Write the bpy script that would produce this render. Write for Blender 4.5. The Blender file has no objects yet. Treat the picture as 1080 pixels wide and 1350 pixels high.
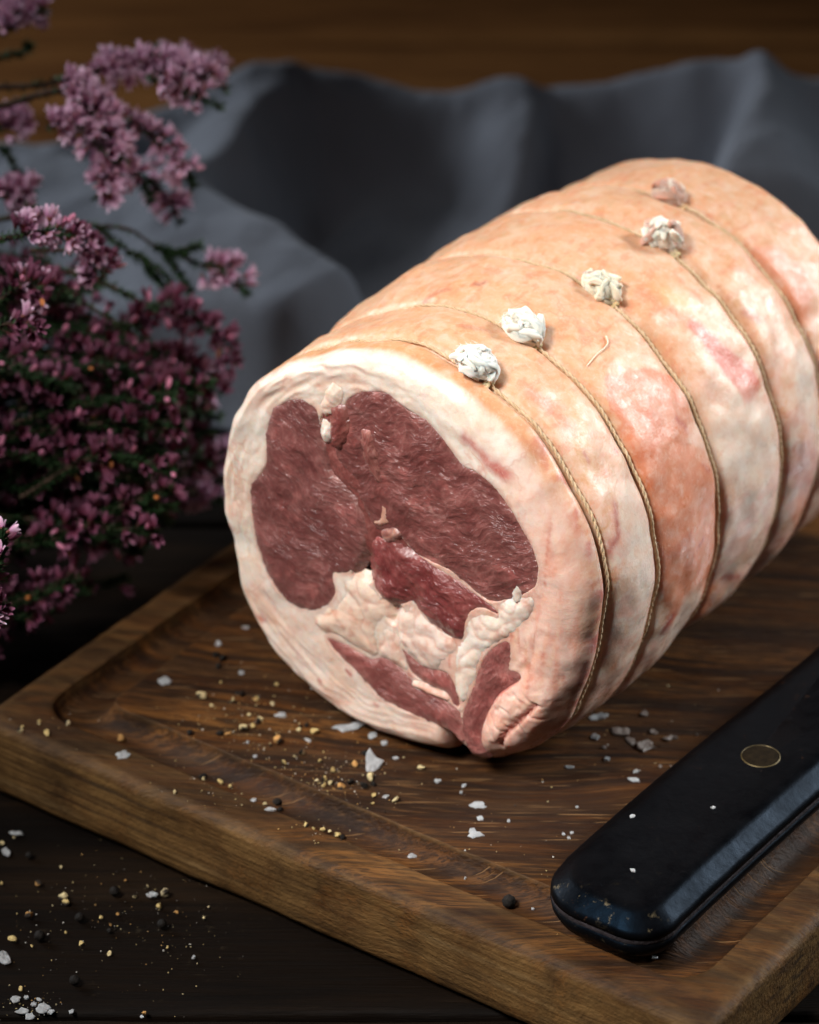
import bpy, math, random
import numpy as np
from mathutils import Vector, Matrix

# ------------------------------------------------------------------ camera, world, light, exposure
scene = bpy.context.scene
COL = scene.collection
FPX, PITCH = 5000.0, math.radians(31)          # focal length in photo pixels, downward pitch
FW = np.array([0, math.cos(PITCH), -math.sin(PITCH)])
UP = np.array([0, math.sin(PITCH), math.cos(PITCH)])
XR = np.array([1.0, 0, 0])
def ray(px, py):
    d = FW + XR*(px-540)/FPX - UP*(py-675)/FPX
    return d/np.linalg.norm(d)
BT = 0.030                                     # board top height
CAM = np.array([0, 0, BT]) - ray(545, 1000)*1.25
def plane(px, py, z=BT):
    d = ray(px, py)
    return CAM + d*(z-CAM[2])/d[2]
def at(px, py, t):
    return CAM + ray(px, py)*t

cam_data = bpy.data.cameras.new("camera")
cam = bpy.data.objects.new("camera", cam_data); COL.objects.link(cam)
cam.location = CAM
cam.rotation_euler = (math.pi/2-PITCH, 0, 0)
cam_data.sensor_fit = 'VERTICAL'; cam_data.sensor_height = 36; cam_data.sensor_width = 28.8
cam_data.lens = FPX/1350*36
cam_data.clip_start = 0.05; cam_data.clip_end = 20
cam_data.dof.use_dof = True
cam_data.dof.focus_distance = 1.178
cam_data.dof.aperture_fstop = 8.6
scene.camera = cam

world = bpy.data.worlds.new("World"); scene.world = world; world.use_nodes = True
bg = world.node_tree.nodes["Background"]
bg.inputs[0].default_value = (0.55, 0.68, 1.0, 1); bg.inputs[1].default_value = 0.007

def area(name, loc, target, sx, sy, power, color):
    l = bpy.data.lights.new(name, 'AREA'); l.shape = 'RECTANGLE'; l.size = sx; l.size_y = sy
    l.energy = power; l.color = color
    o = bpy.data.objects.new(name, l); COL.objects.link(o); o.location = loc
    o.rotation_euler = (Vector(target)-Vector(loc)).to_track_quat('-Z', 'Y').to_euler()
    return o
def soft(name, loc, target, size, power, color, spread):
    o = area(name, loc, target, size, size, power, color); o.data.spread = math.radians(spread); return o
soft("key_softbox", (-0.52, -0.50, 1.06), (0.06, -0.03, 0.09), 0.40, 0.97, (1.0, 0.97, 0.935), 25)
soft("side_window", (1.05, 0.46, 0.58), (0.09, 0.04, 0.08), 0.42, 0.82, (0.92, 0.97, 1.0), 26)
soft("back_window", (-0.95, 0.60, 0.52), (0.03, 0.22, 0.10), 0.36, 2.6, (0.94, 0.97, 1.0), 100)

vs = scene.view_settings
vs.view_transform = 'Standard'; vs.look = 'None'; vs.exposure = 0.0; vs.gamma = 1.0
vs.use_curve_mapping = False
scene.render.film_transparent = False
scene.cycles.max_bounces = 6; scene.cycles.diffuse_bounces = 3; scene.cycles.glossy_bounces = 3; scene.cycles.transmission_bounces = 4
scene.cycles.caustics_reflective = False; scene.cycles.caustics_refractive = False

# ------------------------------------------------------------------ numpy noise
_rng = np.random.RandomState(7)
_perm = np.concatenate([_rng.permutation(256)]*3)
_grad = _rng.normal(size=(256, 3)); _grad /= np.linalg.norm(_grad, axis=1)[:, None]
def pn(p):
    p = np.asarray(p, float); i = np.floor(p).astype(int); f = p-i; i &= 255
    w = f*f*f*(f*(f*6-15)+10)
    def g(dx, dy, dz):
        h = _perm[_perm[_perm[(i[:, 0]+dx) & 255]+((i[:, 1]+dy) & 255)]+((i[:, 2]+dz) & 255)]
        return ((f-np.array([dx, dy, dz]))*_grad[h]).sum(1)
    def l(a, b, t): return a+(b-a)*t
    x0 = l(l(g(0,0,0), g(1,0,0), w[:,0]), l(g(0,1,0), g(1,1,0), w[:,0]), w[:,1])
    x1 = l(l(g(0,0,1), g(1,0,1), w[:,0]), l(g(0,1,1), g(1,1,1), w[:,0]), w[:,1])
    return l(x0, x1, w[:, 2])*1.6
def fbm(p, o=3):
    p = np.asarray(p, float); r = 0; a = 1.0
    for k in range(o):
        r = r+a*pn(p*(2**k)+17.3*k); a *= .5
    return r
def sm(e0, e1, x):
    t = np.clip((x-e0)/(e1-e0), 0, 1); return t*t*(3-2*t)
def seg_dist(P, A, B):
    d = B-A; t = np.clip(((P-A)@d)/max(d@d, 1e-18), 0, 1)
    return np.linalg.norm(P-(A+t[:, None]*d), axis=1)
def line_dist(P, pts):
    pts = np.asarray(pts, float)
    return np.min([seg_dist(P, pts[k], pts[k+1]) for k in range(len(pts)-1)], axis=0)
def poly_sd(P, poly):
    """signed distance, positive inside"""
    poly = np.asarray(poly, float); n = len(poly); ins = np.zeros(len(P), bool); dm = np.full(len(P), 1e9)
    for k in range(n):
        A, B = poly[k], poly[(k+1) % n]
        dm = np.minimum(dm, seg_dist(P, A, B))
        c = (A[1] > P[:, 1]) != (B[1] > P[:, 1])
        with np.errstate(divide='ignore', invalid='ignore'):
            xi = (B[0]-A[0])*(P[:, 1]-A[1])/(B[1]-A[1]+1e-18)+A[0]
        ins ^= c & (P[:, 0] < xi)
    return np.where(ins, dm, -dm)
def smooth_poly(poly, it=2):
    p = np.asarray(poly, float)
    for _ in range(it):
        q = np.roll(p, -1, 0); p = np.stack([p*.75+q*.25, p*.25+q*.75], 1).reshape(-1, 2)
    return p

# ------------------------------------------------------------------ mesh helpers
def new_mesh(name, V, F, smooth=True):
    V = np.asarray(V, np.float32)
    me = bpy.data.meshes.new(name)
    if isinstance(F, np.ndarray):
        k = F.shape[1]; n = len(F)
        me.vertices.add(len(V)); me.vertices.foreach_set('co', V.ravel())
        me.loops.add(n*k); me.loops.foreach_set('vertex_index', F.astype(np.int32).ravel())
        me.polygons.add(n); me.polygons.foreach_set('loop_start', np.arange(0, n*k, k, dtype=np.int32))
        me.polygons.foreach_set('loop_total', np.full(n, k, np.int32))
        me.update(calc_edges=True); me.validate()
    else:
        me.from_pydata(V.tolist(), [], F); me.update()
    if smooth: me.polygons.foreach_set('use_smooth', np.ones(len(me.polygons), bool))
    return me
def set_col(me, rgb, name='Col'):
    a = me.color_attributes.new(name, 'FLOAT_COLOR', 'POINT')
    rgb = np.asarray(rgb, np.float32); c = np.ones((len(me.vertices), 4), np.float32); c[:, :rgb.shape[1]] = rgb
    a.data.foreach_set('color', c.ravel())
def set_vec(me, v, name):
    a = me.attributes.new(name, 'FLOAT_VECTOR', 'POINT'); a.data.foreach_set('vector', np.asarray(v, np.float32).ravel())
def obj(name, me, mat=None, parent=None):
    o = bpy.data.objects.new(name, me); COL.objects.link(o)
    if mat is not None: me.materials.clear(); me.materials.append(mat)
    if parent is not None: o.parent = parent
    return o
def tag(o, label=None, cat=None, group=None, kind=None):
    if label: o['label'] = label
    if cat: o['category'] = cat
    if group: o['group'] = group
    if kind: o['kind'] = kind
    return o
def empty(name, loc=(0, 0, 0)):
    o = bpy.data.objects.new(name, None); COL.objects.link(o); o.location = loc; o.empty_display_size = .02
    return o
def grid_faces(n, m, wrap=False):
    i = np.arange(n-1)[:, None]; j = np.arange(m if wrap else m-1)[None, :]; j2 = (j+1) % m
    return np.stack(np.broadcast_arrays(i*m+j, i*m+j2, (i+1)*m+j2, (i+1)*m+j), -1).reshape(-1, 4)
class MB:
    def __init__(s): s.v = []; s.f = []; s.c = []; s.n = 0
    def add(s, V, F, c=None):
        V = np.asarray(V, float); s.v.append(V)
        if isinstance(F, np.ndarray): s.f.append(F+s.n)
        else:
            for q in F: s.f.append(np.array([q])+s.n)
        s.n += len(V)
        if c is not None:
            c = np.asarray(c, float); s.c.append(np.broadcast_to(c, (len(V), 3)))
    def tube(s, path, rad, k=6, c=None, cap=True):
        P = np.asarray(path, float); n = len(P); rad = np.broadcast_to(rad, (n,))
        T = np.gradient(P, axis=0); T /= np.linalg.norm(T, axis=1)[:, None]+1e-12
        ref = np.array([.31, .17, .93]); N = np.cross(T, ref); bad = np.linalg.norm(N, axis=1) < .05
        N[bad] = np.cross(T[bad], [1, 0, 0]); N /= np.linalg.norm(N, axis=1)[:, None]; B = np.cross(T, N)
        an = np.arange(k)*2*math.pi/k
        V = P[:, None]+rad[:, None, None]*(N[:, None]*np.cos(an)[None, :, None]+B[:, None]*np.sin(an)[None, :, None])
        s.add(V.reshape(-1, 3), grid_faces(n, k, True), c)
        if cap:
            b = s.n-n*k; s.f.append(np.arange(k)[None, ::-1]+b); s.f.append(np.arange((n-1)*k, n*k)[None]+b)
    def mesh(s, name, smooth=True):
        V = np.concatenate(s.v) if s.v else np.zeros((0, 3))
        me = bpy.data.meshes.new(name)
        tot = np.concatenate([np.full(len(f), f.shape[1]) for f in s.f]) if s.f else np.zeros(0, int); idx = np.concatenate([f.ravel() for f in s.f]) if s.f else np.zeros(0, int)
        me.vertices.add(len(V)); me.vertices.foreach_set('co', V.astype(np.float32).ravel())
        me.loops.add(len(idx)); me.loops.foreach_set('vertex_index', idx.astype(np.int32))
        me.polygons.add(len(tot)); me.polygons.foreach_set('loop_start', np.concatenate([[0], np.cumsum(tot)[:-1]]).astype(np.int32)); me.polygons.foreach_set('loop_total', tot.astype(np.int32))
        me.update(calc_edges=True)
        if smooth: me.polygons.foreach_set('use_smooth', np.ones(len(tot), bool))
        if s.c: set_col(me, np.concatenate(s.c))
        return me
def catmull(pts, n):
    P = np.asarray(pts, float); P = np.vstack([2*P[0]-P[1], P, 2*P[-1]-P[-2]]); m = len(P)-3
    t = np.linspace(0, m-1e-6, n); k = t.astype(int); f = (t-k)[:, None]
    a, b, c, d = P[k], P[k+1], P[k+2], P[k+3]
    return .5*(2*b+(c-a)*f+(2*a-5*b+4*c-d)*f**2+(3*b-a-3*c+d)*f**3)

# ------------------------------------------------------------------ materials
class NT:
    def __init__(s, name):
        s.m = bpy.data.materials.new(name); s.m.use_nodes = True; s.t = s.m.node_tree; s.n = s.t.nodes
        s.p = s.n['Principled BSDF']
    def node(s, typ, **kw):
        n = s.n.new(typ)
        for k, v in kw.items():
            if k.startswith('i_'):
                key = k[2:]; key = int(key) if key.isdigit() else key.replace('_', ' ')
                n.inputs[key].default_value = v
            else: setattr(n, k, v)
        return n
    def link(s, a, b): s.t.links.new(a, b)
    def noise(s, vec, scale, detail=4, rough=.55, dist=0):
        n = s.node('ShaderNodeTexNoise'); n.inputs['Scale'].default_value = scale; n.inputs['Detail'].default_value = detail
        n.inputs['Roughness'].default_value = rough; n.inputs['Distortion'].default_value = dist
        if vec is not None: s.link(vec, n.inputs['Vector'])
        return n.outputs['Fac']
    def mapping(s, vec, scale=(1, 1, 1), rot=(0, 0, 0), loc=(0, 0, 0)):
        n = s.node('ShaderNodeMapping'); n.inputs['Scale'].default_value = scale; n.inputs['Rotation'].default_value = rot
        n.inputs['Location'].default_value = loc; s.link(vec, n.inputs['Vector']); return n.outputs[0]
    def ramp(s, fac, stops):
        n = s.node('ShaderNodeValToRGB'); e = n.color_ramp.elements
        while len(e) < len(stops): e.new(.5)
        for k, (p, c) in enumerate(stops):
            e[k].position = p; e[k].color = (*c, 1) if len(c) == 3 else c
        s.link(fac, n.inputs[0]); return n.outputs[0]
    def vramp(s, fac, a, b, lo=0., hi=1.):
        n = s.node('ShaderNodeMapRange'); n.inputs[1].default_value = a; n.inputs[2].default_value = b
        n.inputs[3].default_value = lo; n.inputs[4].default_value = hi; s.link(fac, n.inputs[0]); return n.outputs[0]
    def mix(s, fac, a, b, mode='MIX'):
        n = s.node('ShaderNodeMix', data_type='RGBA', blend_type=mode)
        for v, i in ((fac, 0), (a, 6), (b, 7)):
            if isinstance(v, (int, float)): n.inputs[i].default_value = v
            elif isinstance(v, tuple): n.inputs[i].default_value = (*v, 1)
            else: s.link(v, n.inputs[i])
        return n.outputs[2]
    def math(s, op, a, b=0.):
        n = s.node('ShaderNodeMath', operation=op)
        for v, i in ((a, 0), (b, 1)):
            if isinstance(v, (int, float)): n.inputs[i].default_value = v
            else: s.link(v, n.inputs[i])
        return n.outputs[0]
    def bump(s, h, strength=.5, dist=.001, prev=None):
        n = s.node('ShaderNodeBump'); n.inputs['Strength'].default_value = strength; n.inputs['Distance'].default_value = dist
        s.link(h, n.inputs['Height'])
        if prev is not None: s.link(prev, n.inputs['Normal'])
        return n.outputs[0]
    def attr(s, name):
        n = s.node('ShaderNodeAttribute'); n.attribute_name = name; return n
    def obj(s): return s.node('ShaderNodeTexCoord').outputs['Object']
    def set(s, **kw):
        for k, v in kw.items():
            i = s.p.inputs[k.replace('_', ' ')]
            if isinstance(v, (int, float)): i.default_value = v
            elif isinstance(v, tuple): i.default_value = v if len(v) != 3 or i.type == 'VECTOR' else (*v, 1)
            else: s.link(v, i)
        return s.m

def mat_fat():
    t = NT('fat_and_fell'); o = t.obj(); a = t.attr('Col'); col = a.outputs['Color']; wet = a.outputs['Alpha']
    n1 = t.noise(o, 330, 6, .65, .5); n2 = t.noise(o, 85, 5, .65, .8); n3 = t.noise(t.mapping(o, (900, 900, 420)), 1, 4, .7)
    c = t.mix(t.vramp(n2, .42, .68, 0, .50), col, t.mix(1., col, (.96, .70, .55), 'MULTIPLY'))
    c = t.mix(t.vramp(n1, .50, .70, 0, .28), c, (.86, .74, .63))
    c = t.mix(t.vramp(n1, .46, .30, 0, .38), c, t.mix(1., col, (.93, .60, .46), 'MULTIPLY'))
    c = t.mix(t.vramp(n3, .56, .72, 0, .20), c, (.88, .77, .67))
    vn = t.node('ShaderNodeTexVoronoi', feature='DISTANCE_TO_EDGE'); vn.inputs['Scale'].default_value = 75
    wv = t.node('ShaderNodeVectorMath', operation='ADD'); sc = t.node('ShaderNodeVectorMath', operation='SCALE')
    nz = t.node('ShaderNodeTexNoise'); nz.inputs['Scale'].default_value = 90; t.link(o, nz.inputs['Vector'])
    t.link(nz.outputs['Color'], sc.inputs[0]); sc.inputs['Scale'].default_value = .02
    t.link(o, wv.inputs[0]); t.link(sc.outputs[0], wv.inputs[1]); t.link(wv.outputs[0], vn.inputs['Vector'])
    vein = t.vramp(vn.outputs['Distance'], 0, .04, .42, 0)
    vein = t.math('MULTIPLY', vein, t.vramp(t.noise(o, 38, 2), .56, .70, 0, 1))
    c = t.mix(vein, c, (.62, .22, .14))
    g = t.noise(o, 1100, 4, .65); g2 = t.noise(o, 360, 5, .6, .6); g3 = t.noise(o, 760, 3, .6, .8)
    r = t.math('ADD', t.vramp(wet, 0, 1, .46, .28), t.vramp(g2, .3, .7, -.10, .14))
    b = t.bump(g2, .12, .0010); b = t.bump(g, .34, .0003, b)
    cb = t.bump(g3, 1.0, .0013, b)
    return t.set(Base_Color=c, Roughness=r, Normal=b, Subsurface_Weight=.45, Subsurface_Radius=(1., .42, .26), Subsurface_Scale=.0035,
                 Specular_IOR_Level=.45, Coat_Weight=t.math('MULTIPLY', wet, .50), Coat_Roughness=.14, Coat_Normal=cb)
def mat_muscle(name, dark, light, pink):
    t = NT(name); f = t.attr('fib').outputs['Vector']; a = t.attr('Col'); o = t.obj()
    wn = t.node('ShaderNodeTexNoise'); wn.inputs['Scale'].default_value = 110; wn.inputs['Detail'].default_value = 2; t.link(f, wn.inputs['Vector'])
    sc = t.node('ShaderNodeVectorMath', operation='SCALE'); t.link(wn.outputs['Color'], sc.inputs[0]); sc.inputs['Scale'].default_value = .0035
    ad = t.node('ShaderNodeVectorMath', operation='ADD'); t.link(f, ad.inputs[0]); t.link(sc.outputs[0], ad.inputs[1]); f = ad.outputs[0]
    m1 = t.mapping(f, (430, 760, 1)); m3 = t.mapping(f, (1000, 1500, 1))
    n1 = t.noise(m1, 1, 2, .5, .2); n2 = t.noise(t.mapping(f, (70, 110, 1)), 1, 4, .6, .5); n3 = t.noise(m3, 1, 3, .6)
    bun = t.node('ShaderNodeTexVoronoi', feature='DISTANCE_TO_EDGE'); bun.inputs['Scale'].default_value = 1.0; t.link(t.mapping(f, (190, 380, 1)), bun.inputs['Vector'])
    seam = t.vramp(bun.outputs['Distance'], 0, .12, 1, 0)
    c = t.ramp(n2, [(.30, dark), (.68, light)])
    c = t.mix(t.vramp(n1, .50, .74, 0, .16), c, pink)
    c = t.mix(t.vramp(n3, .48, .28, 0, .32), c, tuple(x*.6 for x in dark))
    c = t.mix(t.math('MULTIPLY', seam, t.vramp(n2, .4, .6, .02, .20)), c, pink)
    c = t.mix(1.0, c, a.outputs['Color'], 'MULTIPLY')
    h = t.math('ADD', t.math('MULTIPLY', n1, .7), t.math('MULTIPLY', t.vramp(bun.outputs['Distance'], 0, .25), .35))
    b = t.bump(h, .26, .0010); b = t.bump(n3, .40, .0004, b)
    cb = t.bump(t.math('ADD', n1, t.math('MULTIPLY', n3, .3)), .80, .0016); 
    r = t.vramp(n2, .3, .7, .30, .48)
    return t.set(Base_Color=c, Roughness=r, Normal=b, Subsurface_Weight=.10, Subsurface_Radius=(1, .2, .15), Subsurface_Scale=.002,
                 Specular_IOR_Level=.45, Coat_Weight=.8, Coat_Roughness=.13, Coat_Normal=cb)
def mat_board():
    t = NT('board_wood'); o = t.obj()
    rot = t.mapping(o, (1, 1, 1), (0, 0, math.radians(8)))
    wn = t.node('ShaderNodeTexNoise'); wn.inputs['Scale'].default_value = 7; wn.inputs['Detail'].default_value = 2; t.link(t.mapping(rot, (.8, 1.6, 1)), wn.inputs['Vector'])
    sc = t.node('ShaderNodeVectorMath', operation='SCALE'); t.link(wn.outputs['Color'], sc.inputs[0]); sc.inputs['Scale'].default_value = .045
    ad = t.node('ShaderNodeVectorMath', operation='ADD'); t.link(rot, ad.inputs[0]); t.link(sc.outputs[0], ad.inputs[1]); w = ad.outputs[0]
    big = t.noise(t.mapping(w, (5, 46, 30)), 1, 4, .55)
    streak = t.noise(t.mapping(w, (5, 120, 60), loc=(3, 1, 2)), 1, 5, .6, .3)
    fine = t.noise(t.mapping(w, (26, 720, 500)), 1, 5, .75); midg = t.noise(t.mapping(w, (9, 330, 200), loc=(5, 5, 5)), 1, 4, .6)
    pore = t.noise(t.mapping(w, (75, 1250, 900)), 1, 2, .5)
    c = t.ramp(big, [(.32, (.010, .0032, .0011)), (.45, (.042, .0130, .0034)), (.56, (.105, .037, .0085)), (.72, (.21, .090, .024))])
    c = t.mix(t.vramp(streak, .52, .58, 0, .9), c, (.012, .007, .005))
    wvn = t.node('ShaderNodeTexWave', wave_type='BANDS', bands_direction='Y'); wvn.inputs['Scale'].default_value = 1.0
    wvn.inputs['Distortion'].default_value = 5.0; wvn.inputs['Detail'].default_value = 4; wvn.inputs['Detail Scale'].default_value = .55
    t.link(t.mapping(w, (2.6, 15, 10)), wvn.inputs['Vector'])
    c = t.mix(t.vramp(wvn.outputs['Fac'], .90, .99, 0, .85), c, (.009, .005, .004))
    c = t.mix(t.vramp(wvn.outputs['Fac'], .30, .05, 0, .30), c, (.15, .07, .026))
    c = t.mix(t.vramp(midg, .48, .66, 0, .65), c, (.018, .0075, .004))
    c = t.mix(t.vramp(midg, .44, .30, 0, .45), c, (.15, .066, .022))
    c = t.mix(t.vramp(fine, .47, .60, 0, .70), c, (.014, .006, .003))
    c = t.mix(t.vramp(fine, .46, .34, 0, .35), c, (.17, .078, .026))
    c = t.mix(t.vramp(pore, .55, .61, 0, .85), c, (.025, .012, .007))
    blot = t.noise(o, 16, 4, .6)
    c = t.mix(t.vramp(blot, .46, .64, .0, .55), c, (.016, .0055, .0025), 'MIX')
    wear = t.attr('Col').outputs['Color']
    wn2 = t.noise(o, 55, 5, .65); sep = t.node('ShaderNodeSeparateColor'); t.link(wear, sep.inputs[0])
    wf = t.math('MULTIPLY', sep.outputs[0], t.vramp(wn2, .3, .65, .25, 1.))
    es_ = t.mapping(o, (1, 1, 1), (0, 0, math.radians(35.4)))
    fs = t.noise(t.mapping(es_, (22, 260, 800)), 1, 5, .65); ss_ = t.noise(t.mapping(es_, (7, 60, 190), loc=(2, 2, 2)), 1, 4, .6, .3)
    cw = t.mix(t.vramp(fs, .36, .64, 0, .8), (.19, .105, .038), (.050, .025, .0090))
    cw = t.mix(t.vramp(ss_, .54, .66, 0, .8), cw, (.022, .016, .012))
    cw = t.mix(t.vramp(ss_, .44, .30, 0, .4), cw, (.20, .135, .066))
    c = t.mix(wf, c, cw)
    # knife scratches: thin pale lines in two directions
    def scr(ang, loc):
        m = t.mapping(o, (34, 800, 1), (0, 0, math.radians(ang)), loc)
        return t.vramp(t.noise(m, 1, 1, .4), .70, .73, 0, 1)
    s = t.math('MAXIMUM', scr(62, (0, 0, 0)), scr(118, (3, 5, 0)))
    s = t.math('MAXIMUM', s, scr(25, (7, 2, 0)))
    s = t.math('MULTIPLY', s, t.vramp(sep.outputs[0], .12, .3, 1, 0))
    c = t.mix(t.math('MULTIPLY', s, .55), c, (.24, .13, .055))
    h = t.math('ADD', t.math('MULTIPLY', fine, .6), t.math('MULTIPLY', pore, .5))
    h = t.math('SUBTRACT', h, t.math('MULTIPLY', s, .8))
    b = t.bump(h, .75, .0010); b = t.bump(t.noise(o, 60, 4), .15, .003, b)
    return t.set(Base_Color=c, Roughness=t.vramp(blot, .3, .7, .42, .62), Normal=b, Specular_IOR_Level=.12)
def mat_plank(name, dark, mid, light):
    t = NT(name); o = t.node('ShaderNodeTexCoord').outputs['Object']
    ri = t.node('ShaderNodeObjectInfo'); mv = t.node('ShaderNodeVectorMath', operation='SCALE')
    cb = t.node('ShaderNodeCombineXYZ'); t.link(ri.outputs['Random'], cb.inputs[0]); t.link(ri.outputs['Random'], cb.inputs[2])
    t.link(cb.outputs[0], mv.inputs[0]); mv.inputs['Scale'].default_value = 9
    ad = t.node('ShaderNodeVectorMath', operation='ADD'); t.link(o, ad.inputs[0]); t.link(mv.outputs[0], ad.inputs[1]); w = ad.outputs[0]
    big = t.noise(t.mapping(w, (3.5, 28, 20)), 1, 4, .6, .8)
    fine = t.noise(t.mapping(w, (28, 620, 400)), 1, 4, .65)
    c = t.ramp(big, [(.3, dark), (.52, mid), (.75, light)])
    c = t.mix(t.vramp(fine, .45, .72, 0, .6), c, tuple(x*.35 for x in dark))
    dust = t.noise(w, 240, 5, .7)
    c = t.mix(t.math('MULTIPLY', t.vramp(dust, .62, .78, 0, .55), t.vramp(t.noise(w, 14, 3), .45, .65, 0, 1)), c, (.07, .052, .030))
    b = t.bump(fine, .5, .0010); b = t.bump(big, .2, .003, b)
    return t.set(Base_Color=c, Roughness=t.vramp(fine, .3, .7, .5, .75), Normal=b, Specular_IOR_Level=.08)
def mat_simple(name, col, rough=.6, bumps=None, col2=None, cscale=200, attr=False, sss=0, spec=.5, metal=0, trans=0):
    t = NT(name); o = t.obj(); c = col
    base = t.attr('Col').outputs['Color'] if attr else None
    if col2 is not None or attr:
        n = t.noise(o, cscale, 4, .6)
        if attr: c = t.mix(t.vramp(n, .3, .7, 0, .5), base, t.mix(1., base, col2 or (.7, .7, .7), 'MULTIPLY'))
        else: c = t.mix(t.vramp(n, .35, .65), col, col2)
    kw = dict(Base_Color=c, Roughness=rough, Specular_IOR_Level=spec, Metallic=metal)
    if bumps: kw['Normal'] = t.bump(t.noise(o, bumps[0], 4, .6), bumps[1], bumps[2])
    if sss: kw.update(Subsurface_Weight=sss, Subsurface_Radius=(1, .6, .5), Subsurface_Scale=.0015)
    if trans: kw.update(Transmission_Weight=trans)
    return t.set(**kw)
def mat_cloth():
    t = NT('grey_linen'); o = t.obj()
    wx = t.noise(t.mapping(o, (40, 1600, 1600)), 1, 3); wy = t.noise(t.mapping(o, (1600, 40, 40)), 1, 3)
    wv = t.math('ADD', wx, wy); big = t.noise(o, 20, 3)
    c = t.ramp(wv, [(.35, (.090, .103, .130)), (.65, (.158, .177, .214))])
    c = t.mix(t.vramp(big, .4, .65, 0, .25), c, (.085, .09, .105))
    return t.set(Base_Color=c, Roughness=.9, Normal=t.bump(wv, .4, .0006), Specular_IOR_Level=.15, Sheen_Weight=.12, Sheen_Roughness=.5)

M = {}
M['fat'] = mat_fat()
M['eye'] = mat_muscle('eye_muscle', (.140, .040, .037), (.245, .082, .074), (.44, .22, .19))
M['deep'] = mat_muscle('deep_muscle', (.140, .024, .025), (.250, .062, .056), (.44, .18, .16))
M['strip'] = mat_muscle('strip_muscle', (.185, .045, .042), (.31, .100, .088), (.52, .26, .22))
M['board'] = mat_board()
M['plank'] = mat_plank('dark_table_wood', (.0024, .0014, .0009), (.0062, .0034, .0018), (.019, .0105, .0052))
M['plank_lit'] = mat_plank('lit_table_wood', (.085, .034, .012), (.20, .085, .027), (.29, .13, .042))
M['cloth'] = mat_cloth()
M['twine'] = mat_simple('cotton_twine', (.68, .51, .33), .85, (1500, .6, .0004), (.54, .38, .22), 420, spec=.2)
M['tuft'] = mat_simple('cotton_fibre', (.9, .9, .9), .9, None, (.93, .90, .84), 300, attr=True, sss=.6, spec=.2)
M['salt'] = mat_simple('flaked_salt', (.70, .71, .72), .38, (1400, .6, .0006), (.50, .51, .52), 600, sss=.1, spec=.5, trans=.45)
M['salt_damp'] = mat_simple('damp_salt', (.36, .29, .25), .30, (1400, .6, .0006), (.22, .17, .14), 500, spec=.5, trans=.4)
M['pepper'] = mat_simple('cracked_pepper', (1, 1, 1), .7, (1800, .7, .0005), (.62, .52, .38), 700, attr=True, spec=.25)
M['husk'] = mat_simple('pepper_husk', (.006, .005, .0045), .7, (900, .8, .0008), (.016, .012, .009), 500, spec=.2)
M['leaf'] = mat_simple('heath_leaf', (.022, .055, .022), .55, None, (.042, .085, .030), 300, spec=.3)
M['stem'] = mat_simple('heath_stem', (.045, .026, .018), .8, (700, .5, .0006), (.085, .050, .034), 300, spec=.2)
M['petal'] = mat_simple('heath_petal', (1, 1, 1), .6, None, (.86, .72, .80), 250, attr=True, sss=.2, spec=.3)
M['brass'] = mat_simple('worn_brass', (.016, .011, .006), .85, (900, .4, .0004), (.008, .006, .004), 500, spec=.03)
M['rim'] = mat_simple('dull_brass', (.13, .095, .035), .5, (900, .4, .0003), (.07, .05, .02), 500, metal=.5)
M['steel'] = mat_simple('knife_steel', (.32, .32, .33), .35, None, (.24, .24, .25), 90, metal=1.)
M['tang'] = mat_simple('dark_tang', (.050, .040, .046), .6, (600, .8, .0008), (.022, .018, .02), 300, metal=.3)
def mat_handle():
    t = NT('black_handle'); o = t.obj()
    n = t.noise(o, 95, 6, .7); sp = t.noise(o, 420, 3, .6); patch = t.noise(o, 38, 3, .6)
    c = t.ramp(n, [(.35, (.0010, .0010, .0013)), (.7, (.003, .003, .0034))])
    wr = t.math('MULTIPLY', t.vramp(sp, .64, .72, 0, 1), t.vramp(patch, .55, .66, 0, 1))
    c = t.mix(t.math('MULTIPLY', wr, .7), c, (.10, .045, .022))
    wl = t.math('MULTIPLY', t.vramp(t.noise(o, 300, 4, .7), .60, .70, 0, 1), t.attr('Col').outputs['Fac'])
    c = t.mix(wl, c, (.16, .125, .07))
    r = t.vramp(n, .3, .7, .32, .48)
    b = t.bump(sp, .25, .0004); b = t.bump(patch, .25, .002, b)
    return t.set(Base_Color=c, Roughness=r, Normal=b, Specular_IOR_Level=.05, Specular_Tint=(.22, .55, 1.0))
M['handle'] = mat_handle()

# ------------------------------------------------------------------ table: planks running left to right
table = empty('table'); tag(table, kind='structure')
SEAM, PW = -.0965, .148
def plank_mesh(w):
    nx, ny = 90, 12
    xs = np.linspace(-.75, .75, nx); prof = []
    h = w/2; r = .0022
    ys = [(-h, -.022), (-h, -r), (-h+r*.3, -r*.3), (-h+r, 0)]+[(y, 0) for y in np.linspace(-h+.01, h-.01, 7)]+[(h-r, 0), (h-r*.3, -r*.3), (h, -r), (h, -.022)]
    V = np.array([[x, y, z] for x in xs for (y, z) in ys])
    n = fbm(np.c_[V[:, 0]*9, V[:, 1]*60, V[:, 2]*0], 3)
    top = V[:, 2] > -.01; V[top, 2] += n[top]*.0006 - .0006
    edge = (np.abs(V[:, 1]) > h-.004) & top
    V[edge, 1] += np.sign(V[edge, 1])*(pn(np.c_[V[edge, 0]*55, V[edge, 1]*9, V[edge, 0]*0])*.0009-.0006)
    m = len(ys); F = grid_faces(nx, m).tolist()
    F.append([i for i in range(m)]); F.append([(nx-1)*m+i for i in range(m)][::-1])
    return new_mesh('plank', V, [list(f)[::-1] for f in F])
pm = plank_mesh(PW-.0012); pb = pm.copy()
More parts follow.
